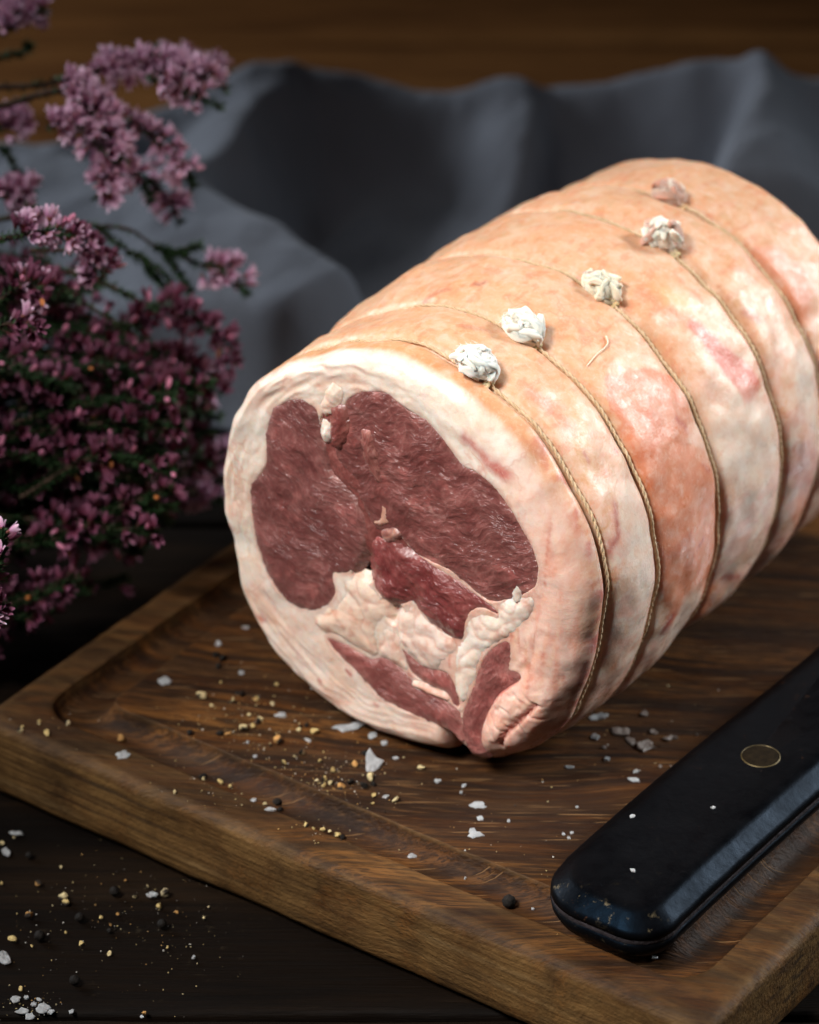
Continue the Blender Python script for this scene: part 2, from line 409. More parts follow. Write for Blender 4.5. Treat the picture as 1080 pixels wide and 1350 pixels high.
for k in range(-2, 7):
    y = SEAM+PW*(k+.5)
    far = y > .48  # far planks take a lighter copy, back light put into the wood colour
    o = obj('plank', pb if far else pm, M['plank_lit'] if far else M['plank'], table)
    o.location = (0.12*((k*7) % 5-2)*.5, y, 0)

# ------------------------------------------------------------------ chopping board
BA = math.radians(-35.4)
E1 = np.array([math.cos(BA), math.sin(BA)]); E2 = np.array([-math.sin(BA), math.cos(BA)])
BL = np.array([-.1385, .0185])-E1*.011; BW, BD = .2880, .370
def rrect(inset, rc, ns=(90, 120), nc=14):
    x0, x1, y0, y1 = inset, BW-inset, inset, BD-inset; rc = max(rc, 1e-4); P = []
    def arc(cx, cy, a0):
        for k in range(nc):
            a = a0+(k+.5)/nc*math.pi/2; P.append((cx+rc*math.cos(a), cy+rc*math.sin(a)))
    def seg(a, b, n):
        for k in range(n): P.append((a[0]+(b[0]-a[0])*k/(n-1), a[1]+(b[1]-a[1])*k/(n-1)))
    arc(x0+rc, y0+rc, math.pi); seg((x0+rc, y0), (x1-rc, y0), ns[0])
    arc(x1-rc, y0+rc, 1.5*math.pi); seg((x1, y0+rc), (x1, y1-rc), ns[1])
    arc(x1-rc, y1-rc, 0); seg((x1-rc, y1), (x0+rc, y1), ns[0])
    arc(x0+rc, y1-rc, .5*math.pi); seg((x0, y1-rc), (x0, y0+rc), ns[1])
    return np.array(P)
rings = []   # inset, corner radius, z, wear
for a in np.linspace(-.9, 1.57, 7): rings.append((.003-.003*math.cos(a)*1.0 if a < 0 else .003-.003*math.cos(0), .012, .0045+.0035*math.sin(min(a, 0)) , 1.))
rings = [(.0032, .007, .0008, .8), (.0012, .007, .0022, .9), (.0002, .007, .0045, 1.), (.0002, .007, .009, 1.), (.0003, .007, .014, 1.), (.0003, .007, .019, 1.)]
rr = .0050
for a in np.linspace(0, math.pi/2, 9): rings.append((.0004+rr*(1-math.cos(a)), .007, BT-.0045*(1-math.sin(a)), 1.-.55*math.sin(a)))
for e in (.0058, .0085, .0120, .0146): rings.append((e, .009, BT, .35))
GO, GI = .0150, .0325
gp = [(0, .0), (.012, -.0004), (.03, -.0016), (.08, -.0038), (.16, -.0056), (.30, -.0066), (.5, -.0069), (.65, -.0066), (.78, -.0056), (.89, -.0038), (.965, -.0016), (.988, -.0004), (1, 0)]
for f, z in gp:
    rings.append((GO+(GI-GO)*f, .013-.008*f, BT+z, .08 if .03 < f < .97 else .45))
for e in (.0329, .035, .045, .06): rings.append((e, .005, BT, .06))
V = []; wear = []
for (e, rc, z, wr) in rings:
    P = rrect(e, rc); V.append(np.c_[P, np.full(len(P), z)]); wear += [wr]*len(P)
V = np.concatenate(V); nR = len(rrect(0, .01)); nrg = len(rings)
off = fbm(np.c_[V[:, :2]*38, V[:, 2]*60], 3)
es = np.repeat([sm(.012, .0, r[0])*(1 if r[2] > .002 else .3) for r in rings], nR)
cc = np.array([BW/2, BD/2]); dirn = V[:, :2]-cc; dirn /= np.linalg.norm(dirn, axis=1)[:, None]
V[:, :2] += dirn*(off*es*.0007)[:, None]; V[:, 2] -= np.abs(off)*es*.0005*(V[:, 2] > .02)
gr = np.repeat([1. if (GO-.001 < r[0] < GI+.001) else 0. for r in rings], nR)
V[:, :2] += dirn*(pn(np.c_[V[:, :2]*70, V[:, 2]*0])*gr*.0006)[:, None]
W = np.empty_like(V); W[:, :2] = BL+V[:, :1]*E1+V[:, 1:2]*E2; W[:, 2] = V[:, 2]
F = grid_faces(nrg, nR, True).tolist(); F.append([(nrg-1)*nR+i for i in range(nR)]); F.append(list(range(nR))[::-1])
me = new_mesh('chopping_board', W, F); me.polygons[-2].use_smooth = False; me.polygons[-1].use_smooth = False
set_col(me, np.repeat(np.array(wear)[:, None], 3, 1))
board = obj('chopping_board', me, M['board'])
tag(board, 'thick dark brown wooden chopping board with a juice groove under the meat', 'chopping board')

# ------------------------------------------------------------------ rolled roast
YAW = math.radians(36)
AX = np.array([math.sin(YAW), math.cos(YAW), 0]); UX = np.array([math.cos(YAW), -math.sin(YAW), 0]); WZ = np.array([0, 0, 1.])
P0 = plane(620, 1003)
SF = -.010                                           # the cut face lies 1 cm in front of the reference section
def face_uv(px, py, s=SF):
    d = ray(px, py); o = P0+AX*s; t = ((o-CAM)@AX)/(d@AX); p = CAM+d*t-P0
    return np.array([p@UX, p[2]])
OUT = [(612,1003),(560,990),(500,968),(450,940),(400,900),(360,855),(330,800),(312,750),(302,700),(293,650),(293,610),(298,570),(310,530),(330,500),(360,482),(405,466),(450,458),(500,456),(545,468),(590,492),(640,530),(690,580),(730,640),(760,700),(778,760),(785,810),(778,860),(760,920),(735,970),(700,1000),(660,1012)]
FO = np.array([face_uv(*p, s=-.006) for p in OUT])
UC, VC = -.0275, .0735; R0 = .0745
CEN = P0+UX*UC+WZ*VC
def cyl(px, py, R=R0):
    d = ray(px, py); o = CAM-CEN
    du, dv, ou, ov = d@UX, d[2], o@UX, o[2]
    A = du*du+dv*dv; B = 2*(ou*du+ov*dv); C = ou*ou+ov*ov-R*R
    t = (-B-math.sqrt(max(B*B-4*A*C, 0)))/(2*A); p = CAM+d*t-CEN
    return np.array([p@AX, math.atan2(p[2], p@UX)])
_ph = np.arctan2(FO[:, 1]-VC, FO[:, 0]-UC); _r = np.hypot(FO[:, 0]-UC, FO[:, 1]-VC)
_o = np.argsort(_ph); _ph, _r = _ph[_o], _r[_o]
_tab_p = np.linspace(-math.pi, math.pi, 721)
_tab_r = np.interp(_tab_p, np.concatenate([_ph-2*math.pi, _ph, _ph+2*math.pi]), np.concatenate([_r]*3))
_k = np.exp(-np.linspace(-2, 2, 31)**2); _k /= _k.sum()
_tab_r = np.convolve(np.concatenate([_tab_r[-41:-1], _tab_r, _tab_r[1:41]]), _k, 'same')[40:-40]
STR = [.0045, .0345, .0755, .1155, .1465]            # where the twine loops sit
LEN = .181
def bulge(s):
    kn = [-.024]+STR+[LEN+.012]; b = np.zeros_like(s)
    for i in range(len(kn)-1):
        a, c = kn[i], kn[i+1]; t = np.clip((s-a)/(c-a), 0, 1); inn = (s >= a) & (s < c)
        b = np.where(inn, np.sin(math.pi*t)**.62*(c-a)*.073, b)
    g = sum(np.exp(-((s-k)/.0021)**2) for k in STR)
    return b-.0024-g*.0018
NOTCH = math.atan2(-VC+.002, .0035-UC)
def radius(s, ph):
    pw = (ph+math.pi) % (2*math.pi)-math.pi
    rf = np.interp(pw, _tab_p, _tab_r); w = sm(.012, .075, s)
    r = rf*(1-w)+R0*w
    r = r*(1-.075*sm(.120, .181, s)) + bulge(s)*(.55+.45*sm(-1.2, .2, np.cos(pw-1.1)))
    q = np.c_[np.cos(pw)*7.5, np.sin(pw)*7.5, s*100]
    r = r+fbm(q*.6, 2)*.0010+fbm(q*np.array([1, 1, 1.3])*2.4, 2)*.00008
    r = r+.0035*np.exp(-((pw+.85)/.55)**2)*sm(.012, .05, s)
    dn = (pw-NOTCH+math.pi) % (2*math.pi)-math.pi
    r = r-.010*np.exp(-(dn/.045)**2)*sm(.05, -.01, s)
    return r
def rs_of(ph):                                        # how far the front shoulder rounds in
    return .0055+.0105*sm(-.3, .75, np.cos(ph-.05))
def to_world(s, U, Vv):
    s = np.asarray(s, float); sag = .0018*sm(.006, .03, s)+.0028*sm(.11, LEN, s)
    P = CEN+AX*s[:, None]+UX*np.asarray(U)[:, None]+WZ*(np.asarray(Vv)-sag)[:, None]
    z = P[:, 2]-(BT+.0006); P[:, 2] = BT+.0006+.5*(z+np.sqrt(z*z+.0022**2))
    return P
def surf(s, ph, extra=0.):
    s = np.atleast_1d(np.asarray(s, float)); ph = np.broadcast_to(np.asarray(ph, float), s.shape)
    r = radius(s, ph)+extra
    return to_world(s, r*np.cos(ph), r*np.sin(ph))

def fz(pts, sx, ox, oy): return [(ox+x/sx, oy+y/sx) for x, y in pts]
def fpoly(pxs, it=2): return smooth_poly([face_uv(*p)-np.array([UC, VC]) for p in pxs], it)
c2 = lambda p: fz(p, 3.97, 320, 490)
c3 = lambda p: fz(p, 3.972, 480, 490)
c4 = lambda p: fz(p, 3.176, 420, 730)
PA = fpoly(c2([(330,160),(280,140),(200,170),(150,210),(125,300),(125,400),(120,500),(60,570),(40,620),(45,700),(55,800),(75,900),(110,1010),(160,1120),(230,1200),(300,1240),(380,1250),(450,1220),(500,1160),(470,1080),(480,1040),(560,1060),(600,990),(645,900),(650,800),(610,720),(570,640),(480,560),(430,480),(430,400),(400,300),(400,240),(390,190)]))
PB = fpoly(c3([(-100,150),(-40,110),(40,98),(110,112),(170,150),(250,210),(330,270),(400,340),(470,430),(520,498),(580,515),(650,570),(720,650),(800,770),(860,880),(905,980),(915,1060),(900,1130),(840,1170),(760,1195),(660,1215),(590,1160),(520,1090),(430,1030),(350,1000),(270,950),(215,890),(170,840),(60,830),(20,760),(-30,640),(-70,540),(-130,470),(-160,380),(-120,300),(-110,220)]))
PC = fpoly(c4([(225,-40),(250,-70),(310,-60),(350,-20),(420,10),(500,60),(600,130),(690,190),(745,230),(762,262),(720,240),(680,225),(640,240),(620,270),(612,320),(598,368),(540,340),(470,290),(425,240),(395,190),(350,222),(270,190),(235,150),(228,70)]))
PD = [fpoly(c4([(262,190),(300,205),(352,222),(350,255),(335,290),(305,295),(285,260)]), 2),
      fpoly(c2([(600,960),(650,900),(690,930),(690,1010),(690,1080),(640,1110),(570,1080)]), 2)]
PE = [fpoly(c4([(75,95),(130,105),(190,110),(255,165),(288,240),(285,300),(240,318),(252,380),(245,436),(180,412),(100,352),(10,330),(-40,270),(40,225),(100,190),(110,150)])),
      fpoly(c4([(330,300),(345,250),(375,225),(400,165),(418,235),(470,290),(540,345),(585,378),(565,430),(512,470),(500,500),(430,470),(380,420),(325,350)])),
      fpoly(c4([(618,275),(650,248),(700,245),(758,268),(730,212),(830,182),(908,172),(905,230),(830,320),(790,362),(735,378),(688,430),(660,500),(648,560),(608,640),(575,585),(556,500),(575,410),(605,370)])),
      fpoly(c4([(236,325),(300,300),(335,345),(350,400),(385,500),(345,485),(290,440),(245,430)])),
      fpoly(c4([(390,530),(440,545),(500,575),(548,600),(545,615),(480,592),(410,560)]))]
PF = [fpoly(c4([(25,342),(100,378),(180,420),(232,450),(285,428),(340,485),(400,540),(480,585),(560,632),(596,655),(612,760),(600,800),(560,740),(480,705),(400,678),(320,640),(250,600),(205,545),(140,475),(60,400)])),
      fpoly(c4([(340,385),(400,445),(460,480),(520,488),(552,505),(580,570),(598,650),(560,640),(545,590),(480,560),(385,510),(365,450)]))]
PG = fpoly(c4([(802,362),(745,378),(690,430),(665,500),(650,560),(612,640),(596,700),(615,790),(635,828),(665,842),(692,836),(692,815),(690,760),(712,680),(752,610),(800,572),(862,525),(832,488),(790,492),(806,430)]))
PJ = [fpoly(c2([(440,85),(480,70),(522,82),(532,140),(505,190),(460,235),(425,215),(412,170)])),
      fpoly(c2([(430,255),(465,268),(472,320),(455,375),(425,360),(410,320)])),
      fpoly(c2([(720,690),(760,705),(772,770),(745,805),(690,790),(728,760)])),
      fpoly(c2([(745,835),(800,825),(830,850),(790,880),(745,885),(730,860)])),
      fpoly(c3([(785,1190),(790,1100),(812,1130),(818,1190),(800,1205)]), 1)]
PH = fpoly(c4([(862,528),(800,574),(740,620),(702,720),(690,820),(738,842),(762,805),(768,880),(810,896),(862,880),(950,780),(1010,670),(980,600),(900,560)]))
CRACK = np.array([face_uv(*p)-np.array([UC, VC]) for p in c4([(912,632),(880,665),(835,705),(790,745),(765,800)])])
PM = fpoly(c2([(400,215),(470,190),(560,200),(640,420),(720,600),(800,820),(900,950),(1080,1090),(1290,1225),(1180,1230),(980,1110),(820,1040),(740,1030),(650,960),(590,860),(550,720),(430,540),(390,380)]))
HOLES = [PA, PB, PC, PG, PM]+PF
FACE_H = 0.0

# --- rind mesh (side, shoulder and cut face of the fat), polar rows
NP = 900
ph = np.linspace(0, 2*math.pi, NP, endpoint=False)
rowsS, rowsPh, rowsU, rowsV, rowsF = [], [], [], [], []
for rad in np.linspace(.02, .90, 14):                 # back cap
    s = np.full(NP, LEN+.012*math.sqrt(max(0, 1-rad**2))*1.0); r = radius(np.full(NP, LEN-.002), ph)*rad
    rowsS.append(s); rowsU.append(r*np.cos(ph)); rowsV.append(r*np.sin(ph)); rowsF.append(np.zeros(NP))
for k, t in enumerate(np.linspace(.2, 1, 8)):
    s = LEN+.0052*(1-t)**2*1.2; ss = np.full(NP, min(s, LEN)); r = radius(ss, ph)*(.90+.10*math.sin(t*math.pi/2))
    rowsS.append(np.full(NP, s)); rowsU.append(r*np.cos(ph)); rowsV.append(r*np.sin(ph)); rowsF.append(np.zeros(NP))
SROW = np.unique(np.round(np.concatenate([np.linspace(.0045, LEN-.001, 150)]+[np.linspace(max(k-.0035, .0045), k+.0035, 19) for k in STR]), 5))[::-1]
for s0 in SROW:
    s = np.full(NP, s0); r = radius(s, ph)
    rowsS.append(s); rowsU.append(r*np.cos(ph)); rowsV.append(r*np.sin(ph)); rowsF.append(np.zeros(NP))
rs = rs_of(ph)
for a in np.linspace(0, math.pi/2, 26)[1:]:           # rounded front shoulder
    s = .0040-(.0040-SF)*math.sin(a)*np.ones(NP); r = radius(s, ph)-rs*(1-math.cos(a))
    rowsS.append(s); rowsU.append(r*np.cos(ph)); rowsV.append(r*np.sin(ph)); rowsF.append(np.full(NP, sm(.35, 1., a)))
rr0 = radius(np.full(NP, SF), ph)-rs
for f in np.linspace(1, .02, 120)[1:]:
    r = rr0*f
    rowsS.append(np.full(NP, SF)); rowsU.append(r*np.cos(ph)); rowsV.append(r*np.sin(ph)); rowsF.append(np.ones(NP))
S = np.concatenate(rowsS); U = np.concatenate(rowsU); Vv = np.concatenate(rowsV); Fm = np.concatenate(rowsF)
UV = np.c_[U, Vv]
fsel = Fm > 0.02
def face_relief(P2):
    """forward relief of the fat on the cut face"""
    q = np.c_[P2*1000, np.zeros(len(P2))]
    h = fbm(q/12, 2)*.0005+fbm(q/2.6, 2)*.00009
    rad = np.hypot(P2[:, 0], P2[:, 1]); an = np.arctan2(P2[:, 1], P2[:, 0])
    lay = pn(np.c_[rad*1000/2.1+fbm(q/14, 2)*1.3, an*2.2, an*0])     # layers that follow the rim
    h = h+lay*.00030*sm(.052, .058, rad)
    lf = sm(.2, -.6, np.cos(an))
    h = h+lf*sm(.052, .06, rad)*np.abs(pn(np.c_[rad*1000/2.8, an*3.0, an*0+4]))*(-.0009)
    dH = poly_sd(P2, PH); h = h+.0026*sm(-.006, .006, dH)
    lump = np.abs(pn(q/5.5+31)+.2*pn(q/2.5)); h = h+sm(-.002, .003, dH)*(-.0006*np.exp(-(lump/.14)**2)+.0002)
    h = h-.0020*np.exp(-(line_dist(P2, CRACK)/.0007)**2)
    return h
h = np.zeros(len(S)); h[fsel] = face_relief(UV[fsel])*Fm[fsel]
cut = np.full(len(S), -1.0)
cut[fsel] = np.max([poly_sd(UV[fsel], p) for p in HOLES], axis=0)
hole = np.full(len(S), -1.0); hole[fsel] = np.max([poly_sd(UV[fsel], p) for p in PD], axis=0)
h -= np.clip(cut-.0001, 0, .004)*1.2*(Fm > .3)
h -= np.clip(hole+.0008, 0, .006)*2.4
Ssh = S-h*Fm
q3 = np.c_[U, Vv, S]*1000
W = to_world(Ssh, U, Vv)
# ---- colour of the rind
PHv = np.arctan2(Vv, U); ang = PHv
def px_sp(pts): return np.array([[c[0], c[1]*R0] for c in (cyl(*p) for p in pts)])
SP = np.c_[S, PHv*R0]
wob = np.c_[fbm(q3/5+3, 3), fbm(q3/5+41, 3)]*.0016
side = Fm < .6
def patch(pts, soft=.0015, w=1.0):
    m = np.zeros(len(S)); m[side] = sm(-soft, soft, poly_sd(SP[side]+wob[side]*w, smooth_poly(px_sp(pts), 1)))
    return m
def streak(pts, wd, w=1.0):
    m = np.zeros(len(S)); m[side] = np.exp(-(line_dist(SP[side]+wob[side]*w, px_sp(pts))/wd)**2); return m
peach = np.array([.74, .435, .265]); cream = np.array([.80, .66, .54]); pale = np.array([.80, .57, .46])
salmon = np.array([.66, .215, .10]); red = np.array([.42, .06, .045]); brown = np.array([.56, .30, .13]); pinkw = np.array([.80, .44, .34])
n1 = fbm(q3/13, 4); n2 = fbm(q3/6+9, 4); n3 = fbm(np.c_[q3[:, :2]/3.5, q3[:, 2:]/9]+21, 3); n4 = fbm(q3/2.2+5, 3)
top = sm(-.15, .75, np.sin(ang-.25))
def mixc(c, k, m): return c*(1-m[:, None])+k*m[:, None]
c = np.tile(peach, (len(S), 1))
c = mixc(c, pale, sm(.80, .30, np.sin(ang))*.8)
c = mixc(c, cream, sm(.16, .24, n1+.16*n4)*(.50-.30*top))
c = mixc(c, peach*np.array([.98, .86, .74]), sm(.10, .15, fbm(q3/9+60, 4))*.45)
c = mixc(c, brown, sm(.15, .7, n2)*.38*top)
c = mixc(c, salmon, sm(.30, .46, n3)*.36)
c = mixc(c, pinkw, sm(.14, .24, fbm(q3/10+77, 4))*(1-top)*.6)
c = mixc(c, brown*1.1, sm(2.0, 2.6, ang)*.35)
c = mixc(c, salmon, patch([(786,492),(830,483),(878,474),(905,520),(935,590),(948,660),(945,740),(915,800),(868,818),(862,740),(850,650),(815,565)], .0007)*(.80+.18*sm(-.4, .5, n2)))
c = mixc(c, pale, patch([(800,560),(880,520),(925,620),(935,680),(890,700),(860,640)], .006)*sm(.1, .6, n4+.25*n2)*.22)
c = mixc(c, cream*.97, patch([(868,822),(905,760),(925,770),(890,830),(855,875),(845,860)], .003)*.8)
c = mixc(c, salmon*.95, streak([(850,380),(890,405),(930,440),(960,470)], .0035, 1.5)*.55)
c = mixc(c, np.array([.60, .12, .07]), patch([(900,415),(925,422),(958,455),(985,470),(1006,500),(1000,512),(985,535),(968,505),(955,490),(930,455)], .0012, .8)*.82)
c = mixc(c, cream*1.03, patch([(950,520),(1005,515),(1025,560),(1010,640),(975,640),(940,600),(900,560)], .006)*.75)
c = mixc(c, np.array([.74, .52, .22]), streak([(875,385),(900,395)], .004)*.5)
c = mixc(c, salmon*1.0, patch([(1005,300),(1045,310),(1080,350),(1080,430),(1040,380),(1010,345),(985,320)], .004)*.75)
c = mixc(c, red+.10, patch([(1045,575),(1078,570),(1080,640),(1055,670),(1040,640)], .003, 2)*.55)
c = mixc(c, salmon, patch([(1040,640),(1080,650),(1075,720),(1040,730)], .004)*.6)
c = mixc(c, cream*1.03, patch([(1050,440),(1080,470),(1080,560),(1060,545),(1045,500)], .004)*.6)
c = mixc(c, cream*1.02, patch([(800,620),(835,640),(852,720),(850,800),(830,840),(815,760)], .006)*.7)
c = mixc(c, brown*1.15, streak([(745,520),(765,570),(760,600),(775,640)], .0015, 2)*.75+streak([(770,600),(800,650),(790,700)], .0012, 2)*.6)
for pts, wd, am in [([(800,660),(803,700),(795,730)], .0012, .7), ([(868,815),(878,800)], .0022, .95), ([(915,712),(925,705)], .0011, .9), ([(952,752),(966,748)], .0016, .8),
                    ([(625,367),(640,367)], .0012, .7), ([(560,378),(590,372)], .0015, .45), ([(765,600),(770,610)], .0009, .6), ([(890,545),(905,560)], .0012, .7), ([(805,587),(808,590)], .0009, .7),
                    ([(985,405),(1000,410)], .0018, .5), ([(925,605),(935,615)], .001, .5), ([(700,520),(740,560)], .003, .35), ([(610,430),(640,432)], .0014, .4), ([(900,700),(870,730)], .002, .25), ([(1010,690),(1030,700)], .002, .4)]:
    c = mixc(c, red, streak(pts, wd, .7)*am)
c = mixc(c, salmon*.9, sm(-.25, -.7, np.sin(ang))*.5*sm(-.2, .5, n2+.2))
c = mixc(c, red*.8, sm(-.72, -.92, np.sin(ang))*.6*side)
# front shoulder and face
fc = np.tile(np.array([.85, .755, .66]), (len(S), 1))
rad = np.hypot(U, Vv)
rband = sm(.35, .9, np.cos(ang+.25))
fc = mixc(fc, pinkw, rband*(.66+.34*sm(-.2, .5, fbm(np.c_[q3[:, 0]/3.2, q3[:, 1]/13, q3[:, 2]*0], 3))))
fc = mixc(fc, np.array([.66, .27, .20]), rband*sm(.25, .7, fbm(np.c_[q3[:, 0]/2.1, q3[:, 1]/16, q3[:, 2]*0+8], 3))*.9)
fc = mixc(fc, np.array([.80, .58, .40]), sm(.1, .6, pn(np.c_[rad*1000/2.1+n1*1.3, ang*2.2, ang*0+3]))*.38)
fc = mixc(fc, np.array([.78, .50, .40]), sm(.0, .6, n1)*.45)
fc = mixc(fc, np.array([.70, .34, .26]), sm(.35, .9, n2)*.35)
fc = mixc(fc, np.array([.78, .47, .38]), sm(-.2, -.9, np.sin(ang))*.25)
frnt = UV
def fline(px, wd): 
    P = np.array([face_uv(*p)-np.array([UC, VC]) for p in px]); m = np.zeros(len(S)); m[fsel] = np.exp(-(line_dist(UV[fsel]+wob[fsel]*.6, P)/wd)**2); return m
for pts, wd, am in [([(612,578),(625,590),(645,612),(662,625)], .0018, .75), ([(655,618),(665,628)], .0022, .6), ([(458,884),(461,887)], .0009, 1.), ([(420,898),(422,900)], .0008, .8), ([(494,928),(497,930)], .0008, .6), ([(342,812),(347,818)], .0011, .6), ([(537,889),(541,892)], .0012, .8)]:
    fc = mixc(fc, red*1.1, fline(pts, wd)*am)
fc = mixc(fc, red, np.exp(-(line_dist(UV, CRACK)/.0009)**2)*.9*(Fm > .3))
fc = mixc(fc, np.array([.66, .36, .29]), sm(-.0022, .0, cut+wob[:, 0]*.5)*.55)
fc = mixc(fc, red*1.2, sm(.0, .001, cut)*.8)
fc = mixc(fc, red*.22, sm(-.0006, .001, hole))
sh = sm(.0, .95, Fm)
c = c*(1-sh[:, None])+fc*sh[:, None]
orange = np.array([.64, .33, .15])
lip = np.exp(-((Fm-.18)/.25)**2)*(S < .003)*sm(.55, .9, np.sin(ang))*sm(-.7, .1, n2+.3)
c = mixc(c, orange, lip*.92)
c = mixc(c, np.array([.55, .10, .10]), (np.exp(-((S-.0005)/.0032)**2)*sm(.55, .8, np.cos(ang))*sm(-.25, .35, n2+.1*n4)*.65)*(S < .004))
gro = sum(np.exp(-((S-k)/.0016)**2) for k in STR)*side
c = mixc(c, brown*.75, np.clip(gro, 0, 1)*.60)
wet = np.clip(.32+.68*sm(.75, .1, np.sin(ang))*(.55+.45*sm(-.4, .4, n2)), 0, 1)
wet = np.where(Fm > .5, .55, wet)
nrow = len(rowsS)
F = grid_faces(nrow, NP, True)
me = new_mesh('fat_rind', W, F[:, ::-1])
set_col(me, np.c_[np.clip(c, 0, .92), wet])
roast = empty('rolled_lamb_roast', tuple(P0+UX*UC))
tag(roast, 'raw rolled and tied lamb joint with white fat rim lying on the board', 'meat')
def part(name, me, mat, parent=None):
    o = obj(name, me, mat); par = parent or roast
    o.parent = par; o.matrix_parent_inverse = Matrix.Translation(-Vector(roast.location)) if par is roast else Matrix.Identity(4)
    return o
def sub(name, me, mat, par): return obj(name, me, mat, par)
rind = part('fat_rind', me, M['fat'])

def cushion(name, poly, mat, base, slope, plate, fib_ang, amp, kind='muscle', col=None, seed=0, lumps=0.0, step=.00055, tilt=(0, 0), label=None):
    lo, hi = poly.min(0)-.004, poly.max(0)+.004
    nx, ny = int((hi[0]-lo[0])/step)+1, int((hi[1]-lo[1])/step)+1
    g = np.stack(np.meshgrid(np.linspace(lo[0], hi[0], nx), np.linspace(lo[1], hi[1], ny), indexing='ij'), -1).reshape(-1, 2)
    q = np.c_[g*1000, np.full(len(g), seed*9.1)]
    d = poly_sd(g+np.c_[fbm(q/3.4, 3), fbm(q/3.4+50, 3)]*.0007, poly)
    ca, sa = math.cos(fib_ang), math.sin(fib_ang)
    al = g[:, 0]*ca+g[:, 1]*sa; ac = -g[:, 0]*sa+g[:, 1]*ca
    wp = fbm(q/20, 2)*.0045
    fq = np.c_[al*1000/3.4, (ac+wp)*1000/1.6, np.full(len(g), seed*3.)]
    hh = base+plate*(1-np.exp(-np.maximum(d, 0)*slope/plate))
    hh = np.where(d < 0, base+d*.9, hh)
    fade = sm(-.0005, .0025, d)
    hh = hh+fade*(fbm(fq, 2)*amp*.40+fbm(q/9, 2)*amp*1.2)
    if lumps: 
        rid = np.abs(pn(q/8.0+seed)); hh = hh+fade*lumps*(np.minimum(rid/.5, 1)**.7-.6)
    cen2 = poly.mean(0); hh = hh+(g[:, 0]-cen2[0])*tilt[0]+(g[:, 1]-cen2[1])*tilt[1]
    keep = d > -.0032
    F = grid_faces(nx, ny); F = F[keep[F].all(1)]
    idx = np.full(len(g), -1); used = np.unique(F); idx[used] = np.arange(len(used)); F = idx[F]
    g, hh, d, al, ac, wp, q = g[used], hh[used], d[used], al[used], ac[used], wp[used], q[used]
    W = to_world(SF-hh, g[:, 0], g[:, 1])
    me = new_mesh(name, W, F)
    if kind == 'muscle':
        e = sm(.0, .0025, d); cc = np.array([1.12, 1.32, 1.28])*(1-e[:, None])+e[:, None]
        pk = sm(.3, .75, fbm(q/8+13, 3))[:, None]; cc = cc*(1+pk*np.array([.45, .42, .40]))
        mb_ = sm(.045, .0, np.abs(fbm(np.c_[al*1000/13, ac*1000/7, np.full(len(g), seed*5.)], 2)))*sm(-.1, .3, fbm(q/11+3, 2)); cc = cc*(1+mb_[:, None]*np.array([.45, .95, .95]))
        cc = cc*(1+.22*fbm(q/17+8, 2)[:, None])
        if col is not None: cc = cc*np.array(col)
        set_col(me, np.c_[np.clip(cc, 0, 2), np.ones(len(g))])
        set_vec(me, np.c_[al, ac+wp, np.full(len(g), seed*.01)], 'fib')
    else:
        base_c = np.array(col); n = fbm(q/5+seed, 3)[:, None]
        cc = base_c+(np.array([.60, .27, .19])-base_c)*sm(.05, .75, n)*.55
        if lumps:
            cr = sm(.10, .0, np.abs(pn(q/8.0+seed)))[:, None]; cc = cc+(np.array([.66, .30, .20])-cc)*cr*.45
        set_col(me, np.c_[np.clip(cc, 0, .92), np.full(len(g), .6)])
    o = part(name, me, mat)
    if label: o['label'] = label
    return o
cushion('muscle', PA, M['eye'], -.0001, .25, .0010, math.radians(-28), .00045, seed=1, label='dark red muscle on the left of the cut face')
cushion('muscle', PB, M['eye'], -.0001, .25, .0012, math.radians(24), .00055, seed=2, col=(1.02, .98, .96), label='large dark red muscle on the right of the cut face')
cushion('muscle', PC, M['deep'], -.0001, .5, .0018, math.radians(-38), .0009, seed=3, label='wine red muscle below the middle of the cut face')
cushion('muscle', PF[0], M['strip'], -.0001, .3, .0008, math.radians(-30), .0005, seed=4, label='long red muscle strip at the lower left')
cushion('muscle', PF[1], M['strip'], -.0004, .5, .0012, math.radians(-34), .0005, seed=5, label='short red muscle strip above the lower seam')
cushion('muscle', PG, M['strip'], -.0001, .3, .0010, math.radians(72), .0006, seed=6, label='red muscle strip at the lower right seam')
cushion('muscle', PM, M['strip'], -.0012, .6, .0010, math.radians(-60), .0006, seed=8, col=(.80, .72, .70), label='pinkish seam of meat between the muscles')
cushion('fat_lump', PE[0], M['fat'], -.0003, .6, .0016, 0, .00025, 'fat', (.84, .65, .53), 11, .0006, label='yellowish fat lump below the left muscle')
cushion('fat_lump', PE[1], M['fat'], -.0003, .6, .0016, 0, .00025, 'fat', (.84, .67, .58), 12, .0006)
cushion('fat_lump', PE[2], M['fat'], -.0003, .6, .0013, 0, .00025, 'fat', (.85, .75, .66), 13, .0005)
cushion('fat_lump', PE[3], M['fat'], -.0003, .6, .0012, 0, .0002, 'fat', (.80, .61, .51), 14, .0006)
cushion('fat_lump', PE[4], M['fat'], .0004, .8, .0010, 0, .0003, 'fat', (.74, .48, .40), 15, .0004)
for k, p in enumerate(PJ):
    cushion('fat_lump', p, M['fat'], .0003 if k < 2 else .0006, .5, .0010 if k < 2 else .0004, 0, .0004, 'fat', [(.82, .64, .53), (.84, .75, .67), (.62, .34, .26), (.30, .13, .11), (.78, .68, .60)][k], 20+k,   .0007 if k < 2 else .0003, step=.0004)
